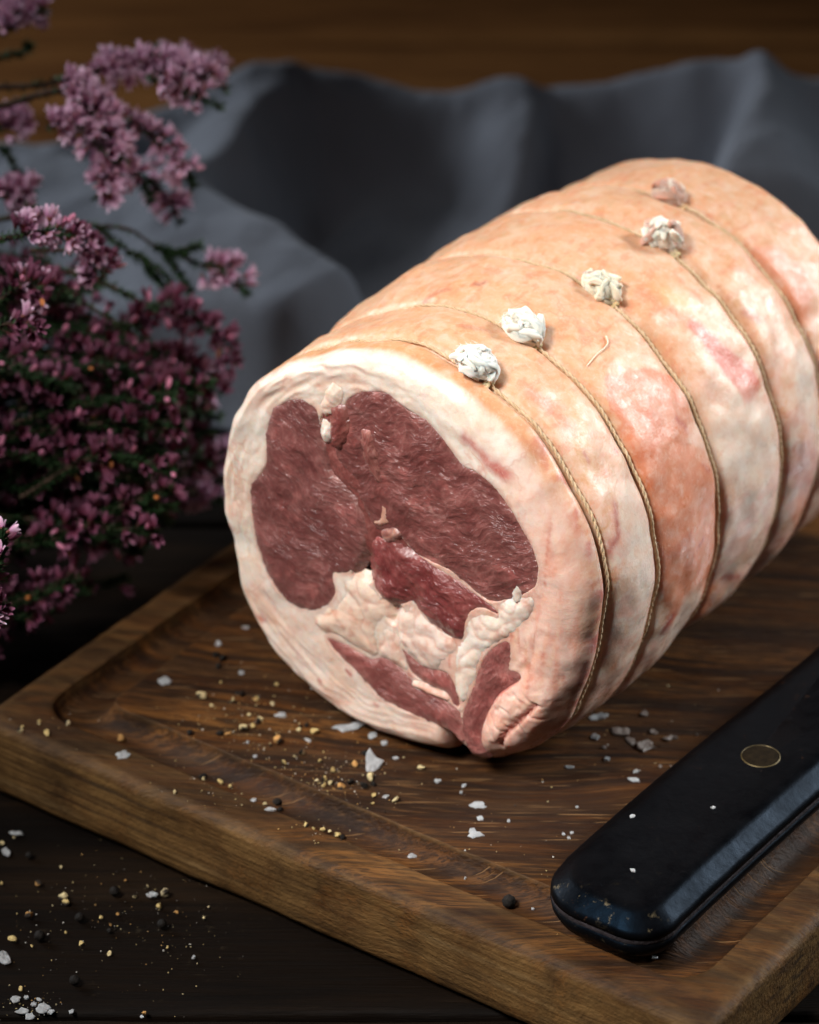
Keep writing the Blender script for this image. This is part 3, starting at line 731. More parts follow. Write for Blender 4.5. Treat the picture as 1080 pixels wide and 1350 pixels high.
# gristly ridge of meat beside the upper fat lumps
PK = [fpoly(c2([(470,190),(530,170),(560,260),(555,340),(520,400),(480,395),(468,330),(470,260)])), fpoly(c2([(620,300),(680,290),(715,380),(715,470),(735,560),(715,590),(670,500),(640,430)]))]
cushion('muscle', PK[0], M['strip'], .0008, .9, .0022, 1.5, .0006, seed=31, col=(.85, .75, .72))
cushion('muscle', PK[1], M['eye'], .0010, .9, .0018, 1.9, .0005, seed=32, col=(1.12, 1.05, .98))

# --- twine loops with frayed knots
def lock(mb, P, r, col, seed):
    """one soft curl of unspun cotton: a tapered tube with lengthwise ripples"""
    m = len(P); k = 12; T = np.gradient(P, axis=0); T /= np.linalg.norm(T, axis=1)[:, None]+1e-12
    N = np.cross(T, [.31, .17, .93]); N /= np.linalg.norm(N, axis=1)[:, None]+1e-9; B = np.cross(T, N); an = np.arange(k)*2*math.pi/k
    prof = np.sin(np.linspace(.35, math.pi-.35, m))**.7
    rip = 1+.20*np.sin(an*4+seed)+.12*np.sin(an*3+2*seed)
    rr_ = r*prof[:, None]*rip[None]*(1+.10*np.sin(np.arange(m)[:, None]*.9+an[None]*2+seed))
    V = P[:, None]+rr_[..., None]*(N[:, None]*np.cos(an)[None, :, None]+B[:, None]*np.sin(an)[None, :, None])
    c = np.clip(np.asarray(col)*(1-.10*(rip < .95)[None, :, None])*np.ones((m, k, 1)), 0, .96)
    mb.add(V.reshape(-1, 3), grid_faces(m, k, True), c.reshape(-1, 3))
    for e in (0, m-1): mb.f.append((np.arange(k)[None]+mb.n-m*k+e*k)[:, ::(-1 if e == 0 else 1)])
def curl_tuft(mb, o, n, t, a, size, seed, tint, stain, nl=26):
    rg = random.Random(seed); ng = np.random.RandomState(seed)
    basis = np.stack([t, a, n]); ax = np.array([.58, .46, .42])*size; ctr = np.array([.12, 0, .28])*size
    blood = np.array([.56, .22, .15])
    def arc(span, kk, m=13):
        d = ng.normal(size=3); d[2] = abs(d[2])-.1; d /= np.linalg.norm(d)
        tg = np.cross(d, ng.normal(size=3)); tg[0] *= 2.0; tg -= d*(tg@d); tg /= np.linalg.norm(tg)
        al = np.linspace(-span/2, span/2, m); sd = np.cross(d, tg); cv = rg.uniform(-.8, .8)
        D = np.cos(al)[:, None]*d+np.sin(al)[:, None]*tg+(cv*np.sin(al)**2)[:, None]*sd
        return D*ax*kk+ctr, d, m
    for k in range(nl):
        P, d, m = arc(rg.uniform(1.1, 2.3), rg.uniform(.70, 1.02))
        if rg.random() < .35: P = P+np.outer(np.linspace(0, 1, m)**2, d*size*rg.uniform(.15, .40))
        P[:, 2] = np.maximum(P[:, 2], .0006)
        col = np.array(tint)*rg.uniform(.93, 1.03)
        if rg.random() < stain: col = col*.3+blood*.7
        lock(mb, o+P@basis, size*rg.uniform(.095, .15), col, seed*3.1+k)
    for k in range(170):
        P, d, m = arc(rg.uniform(.3, 1.2), rg.uniform(.94, 1.10), 7); P = P+np.outer(np.linspace(0, 1, m)**2, d*size*rg.uniform(0, .14)); P[:, 2] = np.maximum(P[:, 2], .0002)
        mb.tube(o+P@basis, .00006, 3, np.array(tint), False)
    u, v = np.meshgrid(np.linspace(0, 2*math.pi, 14), np.linspace(.05, math.pi-.05, 9))
    d = np.stack([np.cos(u)*np.sin(v), np.sin(u)*np.sin(v), np.cos(v)], -1).reshape(-1, 3)
    P = d*ax*.80+ctr; P[:, 2] = np.maximum(P[:, 2], 0)
    mb.add(o+P@basis, grid_faces(9, 14), np.array(tint)*(1-stain*.6)+blood*stain*.6)
KN = [(628, 492), (691, 436), (790, 382), (888, 306), (893, 236)]
KS = [.0118, .0114, .0100, .0112, .0100]
TINT = [(.95, .90, .82), (.93, .86, .75), (.90, .79, .62), (.93, .85, .73), (.84, .64, .52)]
STAIN = [0., .04, .12, .30, .62]
POS = ['nearest the cut face', 'second from the cut face', 'third from the cut face', 'fourth from the cut face', 'farthest from the cut face']
for k, s0 in enumerate(STR):
    mb = MB(); n = 1500
    t = np.linspace(0, 2*math.pi, n, endpoint=True)
    kp = cyl(*KN[k])[1]
    def path(tt):
        ss = s0+.0006*np.sin(tt*2+k)+.0003*np.sin(tt*5+2*k)
        return surf(ss, tt, .00115)
    base = path(t)
    # drop to the resting plane under the meat is handled by surf
    T = np.gradient(base, axis=0); T /= np.linalg.norm(T, axis=1)[:, None]
    radv = np.outer(np.cos(t), UX)+np.outer(np.sin(t), WZ); B = np.cross(T, radv); B /= np.linalg.norm(B, axis=1)[:, None]; N = np.cross(B, T)
    turns = 92
    for j in range(2):
        a = t*turns+j*math.pi
        P = base+.00026*(np.cos(a)[:, None]*N+np.sin(a)[:, None]*B)
        mb.tube(P, .00041, 5, None, False)
    loop = part('twine_loop', mb.mesh('twine_loop'), M['twine'])
    loop['label'] = 'cotton twine loop '+POS[k]
    o = surf(np.array([s0]), kp, .0004)[0]; nn = math.cos(kp)*UX+math.sin(kp)*WZ; tt = -math.sin(kp)*UX+math.cos(kp)*WZ
    mk = MB()
    for j, off in enumerate((-.0042, -.0026)):          # two hitches wrapped round the twine below the tuft
        cpt = surf(np.array([s0]), kp+off/R0*1.0-.02, .0006)[0]
        aa = np.linspace(0, 2*math.pi, 20)
        mk.tube(cpt+np.outer(np.cos(aa), AX*.0021)+np.outer(np.sin(aa), nn*.0016)+np.outer(np.sin(aa+j), tt*.0005), .0008, 6, np.array(TINT[k])*np.array([.80, .66, .44]), False)
    # two short ends that untwist into the tuft
    curl_tuft(mk, o+nn*.0008+tt*.0005, nn, tt, AX, KS[k], 50+k, TINT[k], STAIN[k])
    kn = sub('knot', mk.mesh('knot'), M['tuft'], loop)
    kn['label'] = ['fluffy white frayed knot', 'fluffy cream frayed knot', 'tight cream knot', 'cream frayed knot stained with blood', 'blood stained brownish knot'][k]
# loose fibre lying on the fell
mb = MB(); pts = [cyl(*p) for p in ((772, 478), (783, 465), (794, 456), (799, 448), (797, 440))]
P = np.array([surf(np.array([p[0]]), p[1], .0006)[0] for p in pts]); mb.tube(catmull(P, 24), np.linspace(.00018, .0003, 24), 5, (.84, .72, .55))
part('loose_fibre', mb.mesh('loose_fibre'), M['tuft'])

# ------------------------------------------------------------------ knife with black riveted handle
KD = np.array([math.cos(math.radians(54)), math.sin(math.radians(54)), 0]); KNV = np.array([-KD[1], KD[0], 0])
K0 = np.array([.0778, -.1002, 0])-KNV*.0045          # right-hand rim of the handle
knife = empty('knife', tuple(K0+KD*.06+KNV*.02+np.array([0, 0, BT])))
tag(knife, 'knife with worn black riveted handle lying across the right of the board', 'knife')
KW = .0455; KX0 = -.0165                               # handle width and butt position along KD
def koutline(inset, n=22):
    P = []; rc = .0135
    x0, x1, y0, y1 = KX0+inset, .165, inset, KW-inset
    r_a, r_b = rc-inset*.8, rc*1.35-inset*.8
    for k in range(n): a = math.pi*1.5-k/(n-1)*math.pi/2; P.append((x0+r_a+r_a*math.cos(a), y0+r_a+r_a*math.sin(a)))
    for k in range(n): a = math.pi-k/(n-1)*math.pi/2; P.append((x0+r_b+r_b*math.cos(a), y1-r_b+r_b*math.sin(a)))
    for x in np.linspace(x0+r_b+.004, x1, 40): P.append((x, y1+.0012*math.sin((x-x0)*26)))
    for x in np.linspace(x1, x0+r_a+.004, 40): P.append((x, y0+.0012*math.sin((x-x0)*26)*.6))
    return np.array(P)
def kmesh(name, prof, mat, wear=False):
    V = []; wr = []
    for (ins, z) in prof:
        P = koutline(ins); V.append(np.c_[P, np.full(len(P), z)]); wr += [1. if .0006 < ins < .0058 else .12]*len(P)
    V = np.concatenate(V); n = len(koutline(0)); m = len(prof)
    V[n:-n, 2] += pn(V[n:-n]*np.array([60, 60, 60]))*.0002
    W = K0+V[:, :1]*KD+V[:, 1:2]*KNV+np.c_[np.zeros((len(V), 2)), V[:, 2]]
    F = grid_faces(m, n, True).tolist(); F = [f[::-1] for f in F]; cx = K0+.07*KD+.5*KW*KNV
    W = np.vstack([W, [cx[0], cx[1], prof[0][1]], [cx[0], cx[1], prof[-1][1]]]); b0 = m*n
    F += [[i, (i+1) % n, b0] for i in range(n)]+[[(m-1)*n+(i+1) % n, (m-1)*n+i, b0+1] for i in range(n)]
    V = np.vstack([V, [.07, .5*KW, 0], [.07, .5*KW, 0]]); wr += [0., 0.]
    me = new_mesh(name, W, F)
    if wear:
        endm = sm(.016, .0, V[:, 0]-KX0)
        set_col(me, np.repeat((np.array(wr)*endm)[:, None], 3, 1))
    o = obj(name, me, mat); o.parent = knife; o.matrix_parent_inverse = Matrix.Translation(-Vector(knife.location)); return o
ZK = BT+.0004
kb = [(0, ZK+.0075), (.0005, ZK+.0045), (.0018, ZK+.0020), (.004, ZK+.0005), (.007, ZK)][::-1]
kmesh('handle_scale', kb, M['handle'], True)
kmesh('tang', [(.0004, ZK+.0074), (.0002, ZK+.0078), (.0003, ZK+.0092), (.0005, ZK+.0096)], M['tang'])
kt = [(0, ZK+.0095), (.0001, ZK+.0108), (.0004, ZK+.0116), (.0011, ZK+.0123), (.0050, ZK+.0154), (.0058, ZK+.0159), (.0066, ZK+.0162), (.0078, ZK+.0164), (.0095, ZK+.0165)]
hs = kmesh('handle_scale', kt, M['handle'], True)
def disc(name, c, r, z0, z1, mat, rin=0):
    a = np.linspace(0, 2*math.pi, 40, endpoint=False); V = []; pr = [(r, z0), (r, z1), (r-.0003, z1+.0002)]
    pr += [(rin, z1+.0002), (rin, z0)] if rin else [(r*.5, z1+.00035), (.0001, z1+.0004)]
    for rr_, z in pr: V.append(np.c_[c[0]+rr_*np.cos(a), c[1]+rr_*np.sin(a), np.full(40, z)])
    o = obj(name, new_mesh(name, np.concatenate(V), grid_faces(len(pr), 40, True)), mat); o.parent = knife
    o.matrix_parent_inverse = Matrix.Translation(-Vector(knife.location)); return o
rv = plane(1003, 997, ZK+.0165)
for j in range(2):
    c0 = rv+KD*.058*j
    disc('rivet', c0, .0061, ZK+.0155, ZK+.01645, M['brass']); disc('rivet_ring', c0, .0064, ZK+.0155, ZK+.01655, M['rim'], .0061)
# blade, running on out of the picture
bp = [(.162, .004), (.180, -.006), (.33, -.006), (.39, .010), (.41, .040), (.33, .043), (.162, .041)]
Vb = []
for z in (ZK+.0074, ZK+.0096): Vb += [K0+x*KD+y*KNV+np.array([0, 0, z]) for x, y in bp]
nb = len(bp)
o = obj('blade', new_mesh('blade', np.array(Vb), [list(range(nb))[::-1], list(range(nb, 2*nb))]+[[i, (i+1) % nb, nb+(i+1) % nb, nb+i] for i in range(nb)], False), M['steel'])
o.parent = knife; o.matrix_parent_inverse = Matrix.Translation(-Vector(knife.location))

# ------------------------------------------------------------------ crumpled linen cloth behind
def ridge(XY, pts, hgt, wl, wr):
    """fold crest along pts; wl / wr are the widths to the left and right of the walking direction"""
    pts = np.asarray(pts, float); best = np.full(len(XY), 1e9); side_ = np.zeros(len(XY)); hh = np.zeros(len(XY))
    hgt = np.broadcast_to(hgt, (len(pts),))
    for k in range(len(pts)-1):
        A, B = pts[k], pts[k+1]; d = B-A; t = np.clip(((XY-A)@d)/(d@d), 0, 1); q = XY-(A+t[:, None]*d)
        dist = np.linalg.norm(q, axis=1); b = dist < best
        best = np.where(b, dist, best); side_ = np.where(b, np.sign(d[0]*q[:, 1]-d[1]*q[:, 0]), side_); hh = np.where(b, hgt[k]*(1-t)+hgt[k+1]*t, hh)
    w = np.where(side_ > 0, wl, wr)
    return hh*np.exp(-(best/w)**2)
nx, ny = 260, 210
gx, gy = np.meshgrid(np.linspace(-.30, .36, nx), np.linspace(0, 1, ny), indexing='ij')
front = .262+.10*sm(-.06, .06, gx)+.012*np.sin(gx*40)+.02*sm(-.12, -.28, gx)
back = .520+.010*np.sin(gx*23+1)
XY = np.c_[gx.ravel(), (front+(back-front)*gy).ravel()]
def zp(px, py, z): return plane(px, py, z)[:2]
wq = np.c_[XY*1000, np.zeros(len(XY))]
XYw = XY+np.c_[fbm(wq/45, 2), fbm(wq/45+9, 2)]*.006
zz = np.zeros(len(XY))
def rd(pts, wl, wr): return [zp(*p) for p in pts], [p[2] for p in pts], wl, wr
ridges = [
  rd([(-60,215,.055),(120,190,.062),(230,150,.068),(340,100,.076),(420,112,.068),(560,130,.062),(700,128,.062),(800,116,.066),(920,92,.076),(1000,82,.080)], .020, .024),
  rd([(385,108,.076),(330,165,.074),(275,235,.066)], .013, .060),
  rd([(60,215,.058),(200,225,.064),(275,242,.066),(340,290,.064),(410,325,.062),(470,355,.058),(520,410,.052)], .011, .075),
  rd([(430,122,.066),(540,150,.050),(640,190,.034),(720,230,.020)], .030, .016),
  rd([(690,126,.064),(700,180,.056),(690,240,.042),(660,300,.028)], .012, .060),
  rd([(520,160,.052),(545,240,.030),(560,300,.018)], .014, .034),
  rd([(1005,84,.080),(985,150,.076),(955,215,.066),(930,280,.054)], .050, .012),
  rd([(1040,150,.052),(1100,110,.070),(1200,110,.07)], .02, .03),
  rd([(20,420,.022),(140,430,.026),(260,470,.024),(330,520,.014)], .020, .020),
]
acc = np.stack([ridge(XYw, *r) for r in ridges])
zz = (acc**8).sum(0)**(1/8)
edge = sm(0, .10, gy.ravel())*sm(1, .93, gy.ravel())
zz = zz*(.15+.85*edge)+.0022+np.abs(fbm(wq/28+4, 3))*.004*edge+fbm(wq/11, 2)*.0008
zg = zz.reshape(nx, ny)
for _ in range(9): zg = .5*zg+.125*(np.roll(zg, 1, 0)+np.roll(zg, -1, 0)+np.roll(zg, 1, 1)+np.roll(zg, -1, 1))
zz = zg.ravel()+np.abs(fbm(wq/9+14, 2))*.0009
me = new_mesh('linen_cloth', np.c_[XY, zz], grid_faces(nx, ny))
cl = obj('linen_cloth', me, M['cloth']); so = cl.modifiers.new('thickness', 'SOLIDIFY'); so.thickness = .0012; so.offset = 1
tag(cl, 'crumpled grey blue linen cloth lying on the table behind the roast', 'cloth')

# ------------------------------------------------------------------ salt, cracked pepper, peppercorns
def salt_mesh(seed, w, d, tri=False):
    rg = random.Random(seed); n = 13; P = []
    for k in range(n):
        a = 2*math.pi*k/n; r = rg.uniform(.62, 1.1)
        if tri: r *= .55+.6*abs(math.cos(1.5*a+.4))
        P.append((math.cos(a)*r*w/2, math.sin(a)*r*d/2))
    P = np.array(P); th = rg.uniform(.00025, .0005); V = []
    for sc, z in ((1, 0), (1.0, th*.55), (.86, th), (.45, th*1.25)): V.append(np.c_[P*sc, np.full(n, z)])
    V = np.concatenate(V+[np.array([[0, 0, th*1.1]])]); 
    V[n:, 2] += np.array([rg.uniform(-.3, .5)*th for _ in range(len(V)-n)])
    V[:, 2] += np.maximum(0, V[:, 0]*rg.uniform(-.2, .25)+V[:, 1]*rg.uniform(-.1, .3))
    F = grid_faces(4, n, True).tolist()+[[3*n+i, 3*n+(i+1) % n, 4*n] for i in range(n)]+[list(range(n))[::-1]]
    return new_mesh('salt_flake', V, F, False)
def chunk_mesh(seed, r, husk=.25, tone=0):
    """irregular cracked bit, pale inside with a dark husk on part of it"""
    rg = np.random.RandomState(seed); u, v = np.meshgrid(np.linspace(0, 2*math.pi, 9)[:-1], np.linspace(.12, math.pi-.12, 6))
    d = np.stack([np.cos(u)*np.sin(v), np.sin(u)*np.sin(v), np.cos(v)], -1).reshape(-1, 3)
    for _ in range(5):
        nrm = rg.normal(size=3); nrm /= np.linalg.norm(nrm); k = rg.uniform(.35, .75); e = d@nrm; d = d-np.maximum(e-k, 0)[:, None]*nrm
    d = d*(1+.16*pn(d*2.5+seed)[:, None])*np.array([1, rg.uniform(.65, .95), rg.uniform(.6, .9)])
    V = d*r; V[:, 2] -= V[:, 2].min()
    pal = [np.array([.62, .47, .20]), np.array([.70, .58, .32]), np.array([.55, .30, .10]), np.array([.60, .50, .30])][tone % 4]
    c = np.tile(pal, (len(V), 1))*(1+.25*pn(d*3+seed*2)[:, None])
    hn = rg.normal(size=3); hn[2] -= .5; hn /= np.linalg.norm(hn)
    c[(d@hn) > (1-2*husk)*.7] = (.02, .014, .010)
    F = grid_faces(6, 8, True).tolist()+[list(range(8))[::-1], [40+i for i in range(8)]]
    me = new_mesh('pepper', V, [f[::-1] for f in F], False); set_col(me, np.clip(c, 0.004, .9)); return me
def corn_mesh(seed, r):
    u, v = np.meshgrid(np.linspace(0, 2*math.pi, 21)[:-1], np.linspace(.05, math.pi-.05, 13))
    d = np.stack([np.cos(u)*np.sin(v), np.sin(u)*np.sin(v), np.cos(v)], -1).reshape(-1, 3)
    w = np.abs(pn(d*3.1+seed))*.30; V = d*(r*(1.04-w))[:, None]; V[:, 2] -= V[:, 2].min()
    F = grid_faces(13, 20, True).tolist()+[list(range(20))[::-1], [240+i for i in range(20)]]
    return new_mesh('peppercorn', V, [f[::-1] for f in F])
def gdepth(p):
    """height of the board top or groove below a point"""
    v = p[:2]-BL; x, y = v@E1, v@E2; e = min(x, y, BW-x, BD-y)
    if e <= .0054: return BT-.0045*(1-math.sqrt(max(0, 1-((.0054-e)/.005)**2))) if e > .0004 else 0.
    if GO < e < GI: return BT+float(np.interp((e-GO)/(GI-GO), [g[0] for g in gp], [g[1] for g in gp]))
    return BT
def drop(px, py, onb=True):
    if not onb: return plane(px, py, .0)
    p = plane(px, py, BT)
    for _ in range(3): p = plane(px, py, gdepth(p))
    return p
MM = .00025
rgs = random.Random(5)
def place(o, p, rz=None, sink=.0):
    o.location = (p[0], p[1], p[2]-sink); o.rotation_euler = (0, 0, rgs.uniform(0, 6.28) if rz is None else rz)
def pm_(lst, sc, ox, oy): return [(ox+a[0]/sc, oy+a[1]/sc)+tuple(v/sc for v in a[2:]) for a in lst]

# salt flakes on the board: (px, py, width px, depth px)
SALT_BIG = [ (pm_([(240,135,135,60)], 6, 590, 1040)[0], 'broad white salt flake, uppermost of three in front of the meat', False),
             (pm_([(258,238,62,36)], 6, 590, 1040)[0], 'small oval salt flake, middle of three in front of the meat', False),
             (pm_([(215,362,135,75)], 6, 590, 1040)[0], 'pointed white salt flake, lowest of three in front of the meat', True),
             (pm_([(864,458,62,60)], 2.4, 130, 820)[0], 'upright grey translucent salt flake among the cracked pepper', True),
             (pm_([(790,335,105,30)], 2.4, 130, 820)[0], 'large grey salt flake tucked against the lower left fat rim', False),
             (pm_([(208,190,50,28)], 2.4, 130, 820)[0], 'pale salt flake in the groove at the left of the board', False),
             (pm_([(77,422,46,30)], 2.4, 130, 820)[0], 'squarish salt flake at the front left groove of the board', False),
             (pm_([(577,295,40,18)], 2.4, 130, 820)[0], 'thin curved salt flake behind the scattered pepper', False),
             (pm_([(425,980,85,45)], 2.842, 700, 640)[0], 'wide dull salt flake, largest between the roast and the knife', False),
             (pm_([(340,925,80,40)], 2.842, 700, 640)[0], 'dull salt flake just left of the widest one beside the knife', False),
             (pm_([(247,870,80,30)], 2.842, 700, 640)[0], 'bluish salt flake lying right under the roast beside the flank', False),
             (pm_([(48,475,30,34)], 1.929, 520, 880)[0], 'lone white salt flake in the front groove of the board', True),
             (pm_([(466,660,26,20)], 1.929, 520, 880)[0], 'small salt crystal in the groove at the knife butt', False)]
for k, (q, lab, tri) in enumerate(SALT_BIG):
    p = drop(q[0], q[1]); o = obj('salt_flake', salt_mesh(100+k, q[2]*MM*1.05, q[3]*MM/.62, tri), M['salt_damp' if k in (8, 9) else 'salt']); place(o, p, rgs.uniform(-.3, .3))
    if k == 3: o.rotation_euler[0] = .5; o.location.z += .001
    tag(o, lab, 'salt flake', 'salt flakes')
SALT_B = pm_([(485,258,42,18),(918,362,28,24),(960,392,24,24),(985,350,28,9),(108,33,24,10),(1025,147,17,12),(142,713,12,12),(675,955,12,12)], 6, 590, 1040)
SALT_B += pm_([(425,857,40,18),(375,960,60,24),(458,925,36,24),(240,943,32,18),(520,948,40,16),(620,935,12,8),(275,983,20,12)], 2.842, 700, 640)
SALT_B += pm_([(50,545,42,18),(122,545,18,14),(85,365,36,22),(150,360,32,20),(288,340,22,12)], 4.909, 860, 900)
SALT_B += pm_([(662,738,18,14),(110,289,22,7),(177,302,16,8),(540,234,16,10),(610,287,34,12),(613,265,16,10),(445,254,24,8),(510,178,24,14)], 1.929, 520, 880)
SALT_L = pm_([(380,70,30,16),(452,163,18,12),(865,360,40,20),(905,385,26,14),(940,432,20,14),(495,427,13,10),(663,375,14,18),(543,595,38,12),(490,565,20,14),(908,553,20,14),(1070,504,24,10),(472,382,12,8),(465,20,24,12)], 2.4, 130, 820)
for k, q in enumerate(SALT_B):
    o = obj('salt_flake', salt_mesh(200+k, max(q[2], 4)*MM*1.1, max(q[3], 3)*MM/.6), M['salt_damp' if 8 <= k <= 19 else 'salt']); place(o, drop(q[0], q[1]))
    if 8 <= k <= 19: tag(o, 'small dull damp salt flake between the roast and the knife', 'salt flake', 'damp salt flakes beside the knife')
    else: tag(o, 'small white salt flake on the front of the board before the roast', 'salt flake', 'small white salt flakes at the front of the board')
for k, q in enumerate(SALT_L):
    o = obj('salt_flake', salt_mesh(300+k, max(q[2], 4)*MM*1.1, max(q[3], 3)*MM/.6), M['salt']); place(o, drop(q[0], q[1]))
    tag(o, 'small salt flake scattered among the pepper on the left of the board', 'salt flake', 'small salt flakes at the left of the board')
SALT_T = pm_([(30,340,70,26),(75,255,80,24),(725,553,52,40),(25,845,62,56),(920,845,22,16),(75,1050,56,36),(110,1095,50,44),(205,1085,76,46),(140,1130,50,30),(240,1100,36,24),(340,1102,26,20),(675,1132,22,16),(160,1062,36,24),(125,1035,26,20),(185,1050,22,18)], 3.6, 0, 1030)
for k, q in enumerate(SALT_T):
    o = obj('salt_flake', salt_mesh(400+k, q[2]*MM*.95, q[3]*MM/.62), M['salt']); place(o, drop(q[0], q[1], False)+np.array([0, 0, .0002+(k % 3)*.0004]))
    if 5 <= k: tag(o, 'salt flake in or near the little heap at the bottom left of the table', 'salt flake', 'salt heap on the table')
    else: tag(o, 'single salt flake lying on the dark table before the board', 'salt flake', 'single salt flakes on the table')
for k, q in enumerate(pm_([(605,380,14,10),(607,517,14,10),(810,358,12,8)], 1.929, 520, 880)):
    o = obj('salt_flake', salt_mesh(500+k, q[2]*MM, q[3]*MM/.6), M['salt']); place(o, plane(q[0], q[1], ZK+.0164))
    tag(o, 'tiny salt crumb resting on the black knife handle', 'salt flake', 'salt crumbs on the knife handle')

PEP = pm_([(325,240,19),(357,266,9),(497,247,11),(551,262,10),(560,200,11),(388,193,7),(476,298,9),(457,342,19),(490,333,11),(512,310,14),(408,358,11),(633,343,10),(686,353,16),(571,382,20),(645,422,15),(622,425,8),(701,443,9),(588,450,12),(744,476,12),(810,455,14),(862,498,17),(768,524,16),(716,500,13),(735,512,12),(712,518,11),(690,505,8),(871,552,11),(866,575,8),(940,568,15),(1022,465,14),(387,508,13),(417,526,10),(335,498,9),(240,542,9),(70,376,17),(708,660,10),(755,676,14),(732,665,8),(682,655,8),(655,645,10),(526,577,8),(427,252,10),(415,255,8),(795,505,9)], 2.4, 130, 820)
PEP += pm_([(285,937,17),(200,980,19),(165,925,12),(165,940,9),(85,968,16),(92,952,10),(885,860,10),(1068,835,14)], 3.176, 0, 660)
TONES = [1,1,0,3,0,0,1,1,0,1,2,1,0,2,3,1,0,0,0,2,1,2,0,1,0,3,0,0,1,1,0,0,1,1,2,0,0,1,0,0,1]
for k, q in enumerate(PEP):
    o = obj('cracked_peppercorn', chunk_mesh(600+k, q[2]*MM*1.02, .22+.2*((k*7) % 5)/5, TONES[k % len(TONES)]), M['pepper']); place(o, drop(q[0], q[1]), sink=.0002)
    lab = {0: 'round pale pepper bit, largest at the back left of the scatter', 7: 'angular cream pepper bit in the middle of the scatter', 13: 'orange brown pepper bit left of the curved salt flake and the fat rim',
           12: 'egg shaped yellow pepper bit close to the lower left fat rim', 20: 'yellow pepper bit leaning on the upright grey salt flake', 29: 'half husked pepper bit alone at the right of the scatter', 34: 'orange pepper bit just above the squarish salt flake in the groove',
           28: 'white crumbly pepper bit at the front right of the scatter', 45: 'orange pepper bit nearest the left corner on the board border', 48: 'greenish pepper bit at the far left corner of the board'}.get(k)
    tag(o, lab or 'pale yellow bit of cracked pepper on the left of the board', 'pepper', 'cracked pepper on the board')
PEP_T = pm_([(182,494,19),(298,560,26),(312,582,22),(135,645,23),(60,760,28),(518,822,18),(790,543,29),(757,598,18),(838,627,13),(640,550,13),(480,650,12),(525,685,11),(385,778,17),(10,300,17),(70,272,10),(100,988,16),(685,1108,13),(700,505,10),(8,490,11),(560,637,10),(312,722,9),(965,655,12),(990,602,9),(795,793,10),(595,475,9),(290,410,9),(150,785,11)], 3.6, 0, 1030)
for k, q in enumerate(PEP_T):
    o = obj('cracked_peppercorn', chunk_mesh(700+k, q[2]*MM*1.02, .3, [2,1,0,2,0,1,3,0][k % 8]), M['pepper']); place(o, drop(q[0], q[1], False), sink=.0001)
    lab = {0: 'round orange pepper bit on the table, near the left end of the board', 1: 'large craggy yellow pepper bit on the table, upper half of a pair', 4: 'flat yellow pepper bit above the salt flake at the left edge of the table',
           6: 'largest pale pepper bit on the table, next to a salt flake by the board', 5: 'small pointed pepper bit alone in the middle of the dark table', 15: 'pepper bit just behind the salt heap on the table'}.get(k)
    tag(o, lab or 'yellow brown bit of cracked pepper on the dark table', 'pepper', 'cracked pepper on the table')
o = obj('peppercorn', corn_mesh(3, .0022), M['husk']); place(o, drop(671, 1196)); tag(o, 'whole black peppercorn in the front groove near the knife butt', 'peppercorn')
HUSK = pm_([(372,105,15),(395,118,16),(380,140,14),(290,350,13),(455,230,14),(440,222,10),(330,488,14),(565,572,17),(572,592,12),(385,352,13),(843,415,13),(800,508,15),(842,520,15),(505,318,13),(660,325,11),(870,512,12),(770,680,12),(640,330,9),(545,388,7)], 2.4, 130, 820)
for k, q in enumerate(HUSK):
    o = obj('cracked_peppercorn', chunk_mesh(820+k, q[2]*MM*1.05, 1.0), M['husk']); place(o, drop(q[0], q[1]+2), sink=.0002)
    tag(o, 'black husk bit of peppercorn on the left of the board', 'pepper', 'black pepper husks on the board')
HUSK_T = pm_([(190,735,36),(355,945,34),(380,645,32),(770,675,32),(545,522,34),(140,345,24),(520,700,18)], 3.6, 0, 1030)
for k, q in enumerate(HUSK_T):
    o = obj('peppercorn', corn_mesh(50+k, q[2]*MM*.72), M['husk']); place(o, drop(q[0], q[1]+5, False), sink=.0002)
    tag(o, 'black peppercorn on the dark table in front of the board', 'peppercorn', 'peppercorns on the table')
# fine crumbs of salt and pepper, too small to count
def crumbs(name, spots, onb, lab, seed, cols):
    rg = random.Random(seed); mb = MB()
    tet = np.array([[1, 0, 0], [-.5, .87, 0], [-.5, -.87, 0], [.1, .1, 1.1]]); F = np.array([[0, 2, 1], [0, 1, 3], [1, 2, 3], [2, 0, 3]])
    for (cx, cy, sx, sy, n) in spots:
        for _ in range(n):
            x, y = rg.gauss(cx, sx), rg.gauss(cy, sy); p = drop(x, y, onb)
            if onb:
                v = p[:2]-BL; e = min(v@E1, v@E2, BW-v@E1)
                if e < .001: continue
            r = .00022*rg.choice([.6, .7, .8, 1, 1, 1.3, 1.8, 2.2]); a = rg.uniform(0, 6.28); ca, sa = math.cos(a), math.sin(a)
            T = tet*np.array([r, r*rg.uniform(.6, 1), r*rg.uniform(.5, 1.1)]); T = np.c_[T[:, 0]*ca-T[:, 1]*sa, T[:, 0]*sa+T[:, 1]*ca, T[:, 2]]
            mb.add(T+p, F, rg.choice(cols))
    o = obj(name, mb.mesh(name, False), M['pepper']); return tag(o, lab, 'seasoning', kind='stuff')
cl_ = [(.62, .50, .24), (.68, .58, .34), (.75, .74, .70), (.03, .022, .015), (.55, .33, .12)]
crumbs('seasoning_crumbs', [(330,950,55,30,260),(430,1030,40,18,220),(300,1040,60,22,90),(430,1095,25,10,40),(60,960,35,14,22),(640,1080,60,40,40),(850,980,60,40,50),(500,1000,50,25,30),(780,1130,90,60,30)], True, 'fine crumbs of salt and pepper sprinkled over the board', 3, cl_)
crumbs('seasoning_crumbs', [(170,1200,60,40,130),(60,1230,40,50,50),(40,1325,25,12,70),(230,1260,50,40,40)], False, 'fine crumbs of salt and pepper sprinkled over the dark table', 4, cl_)

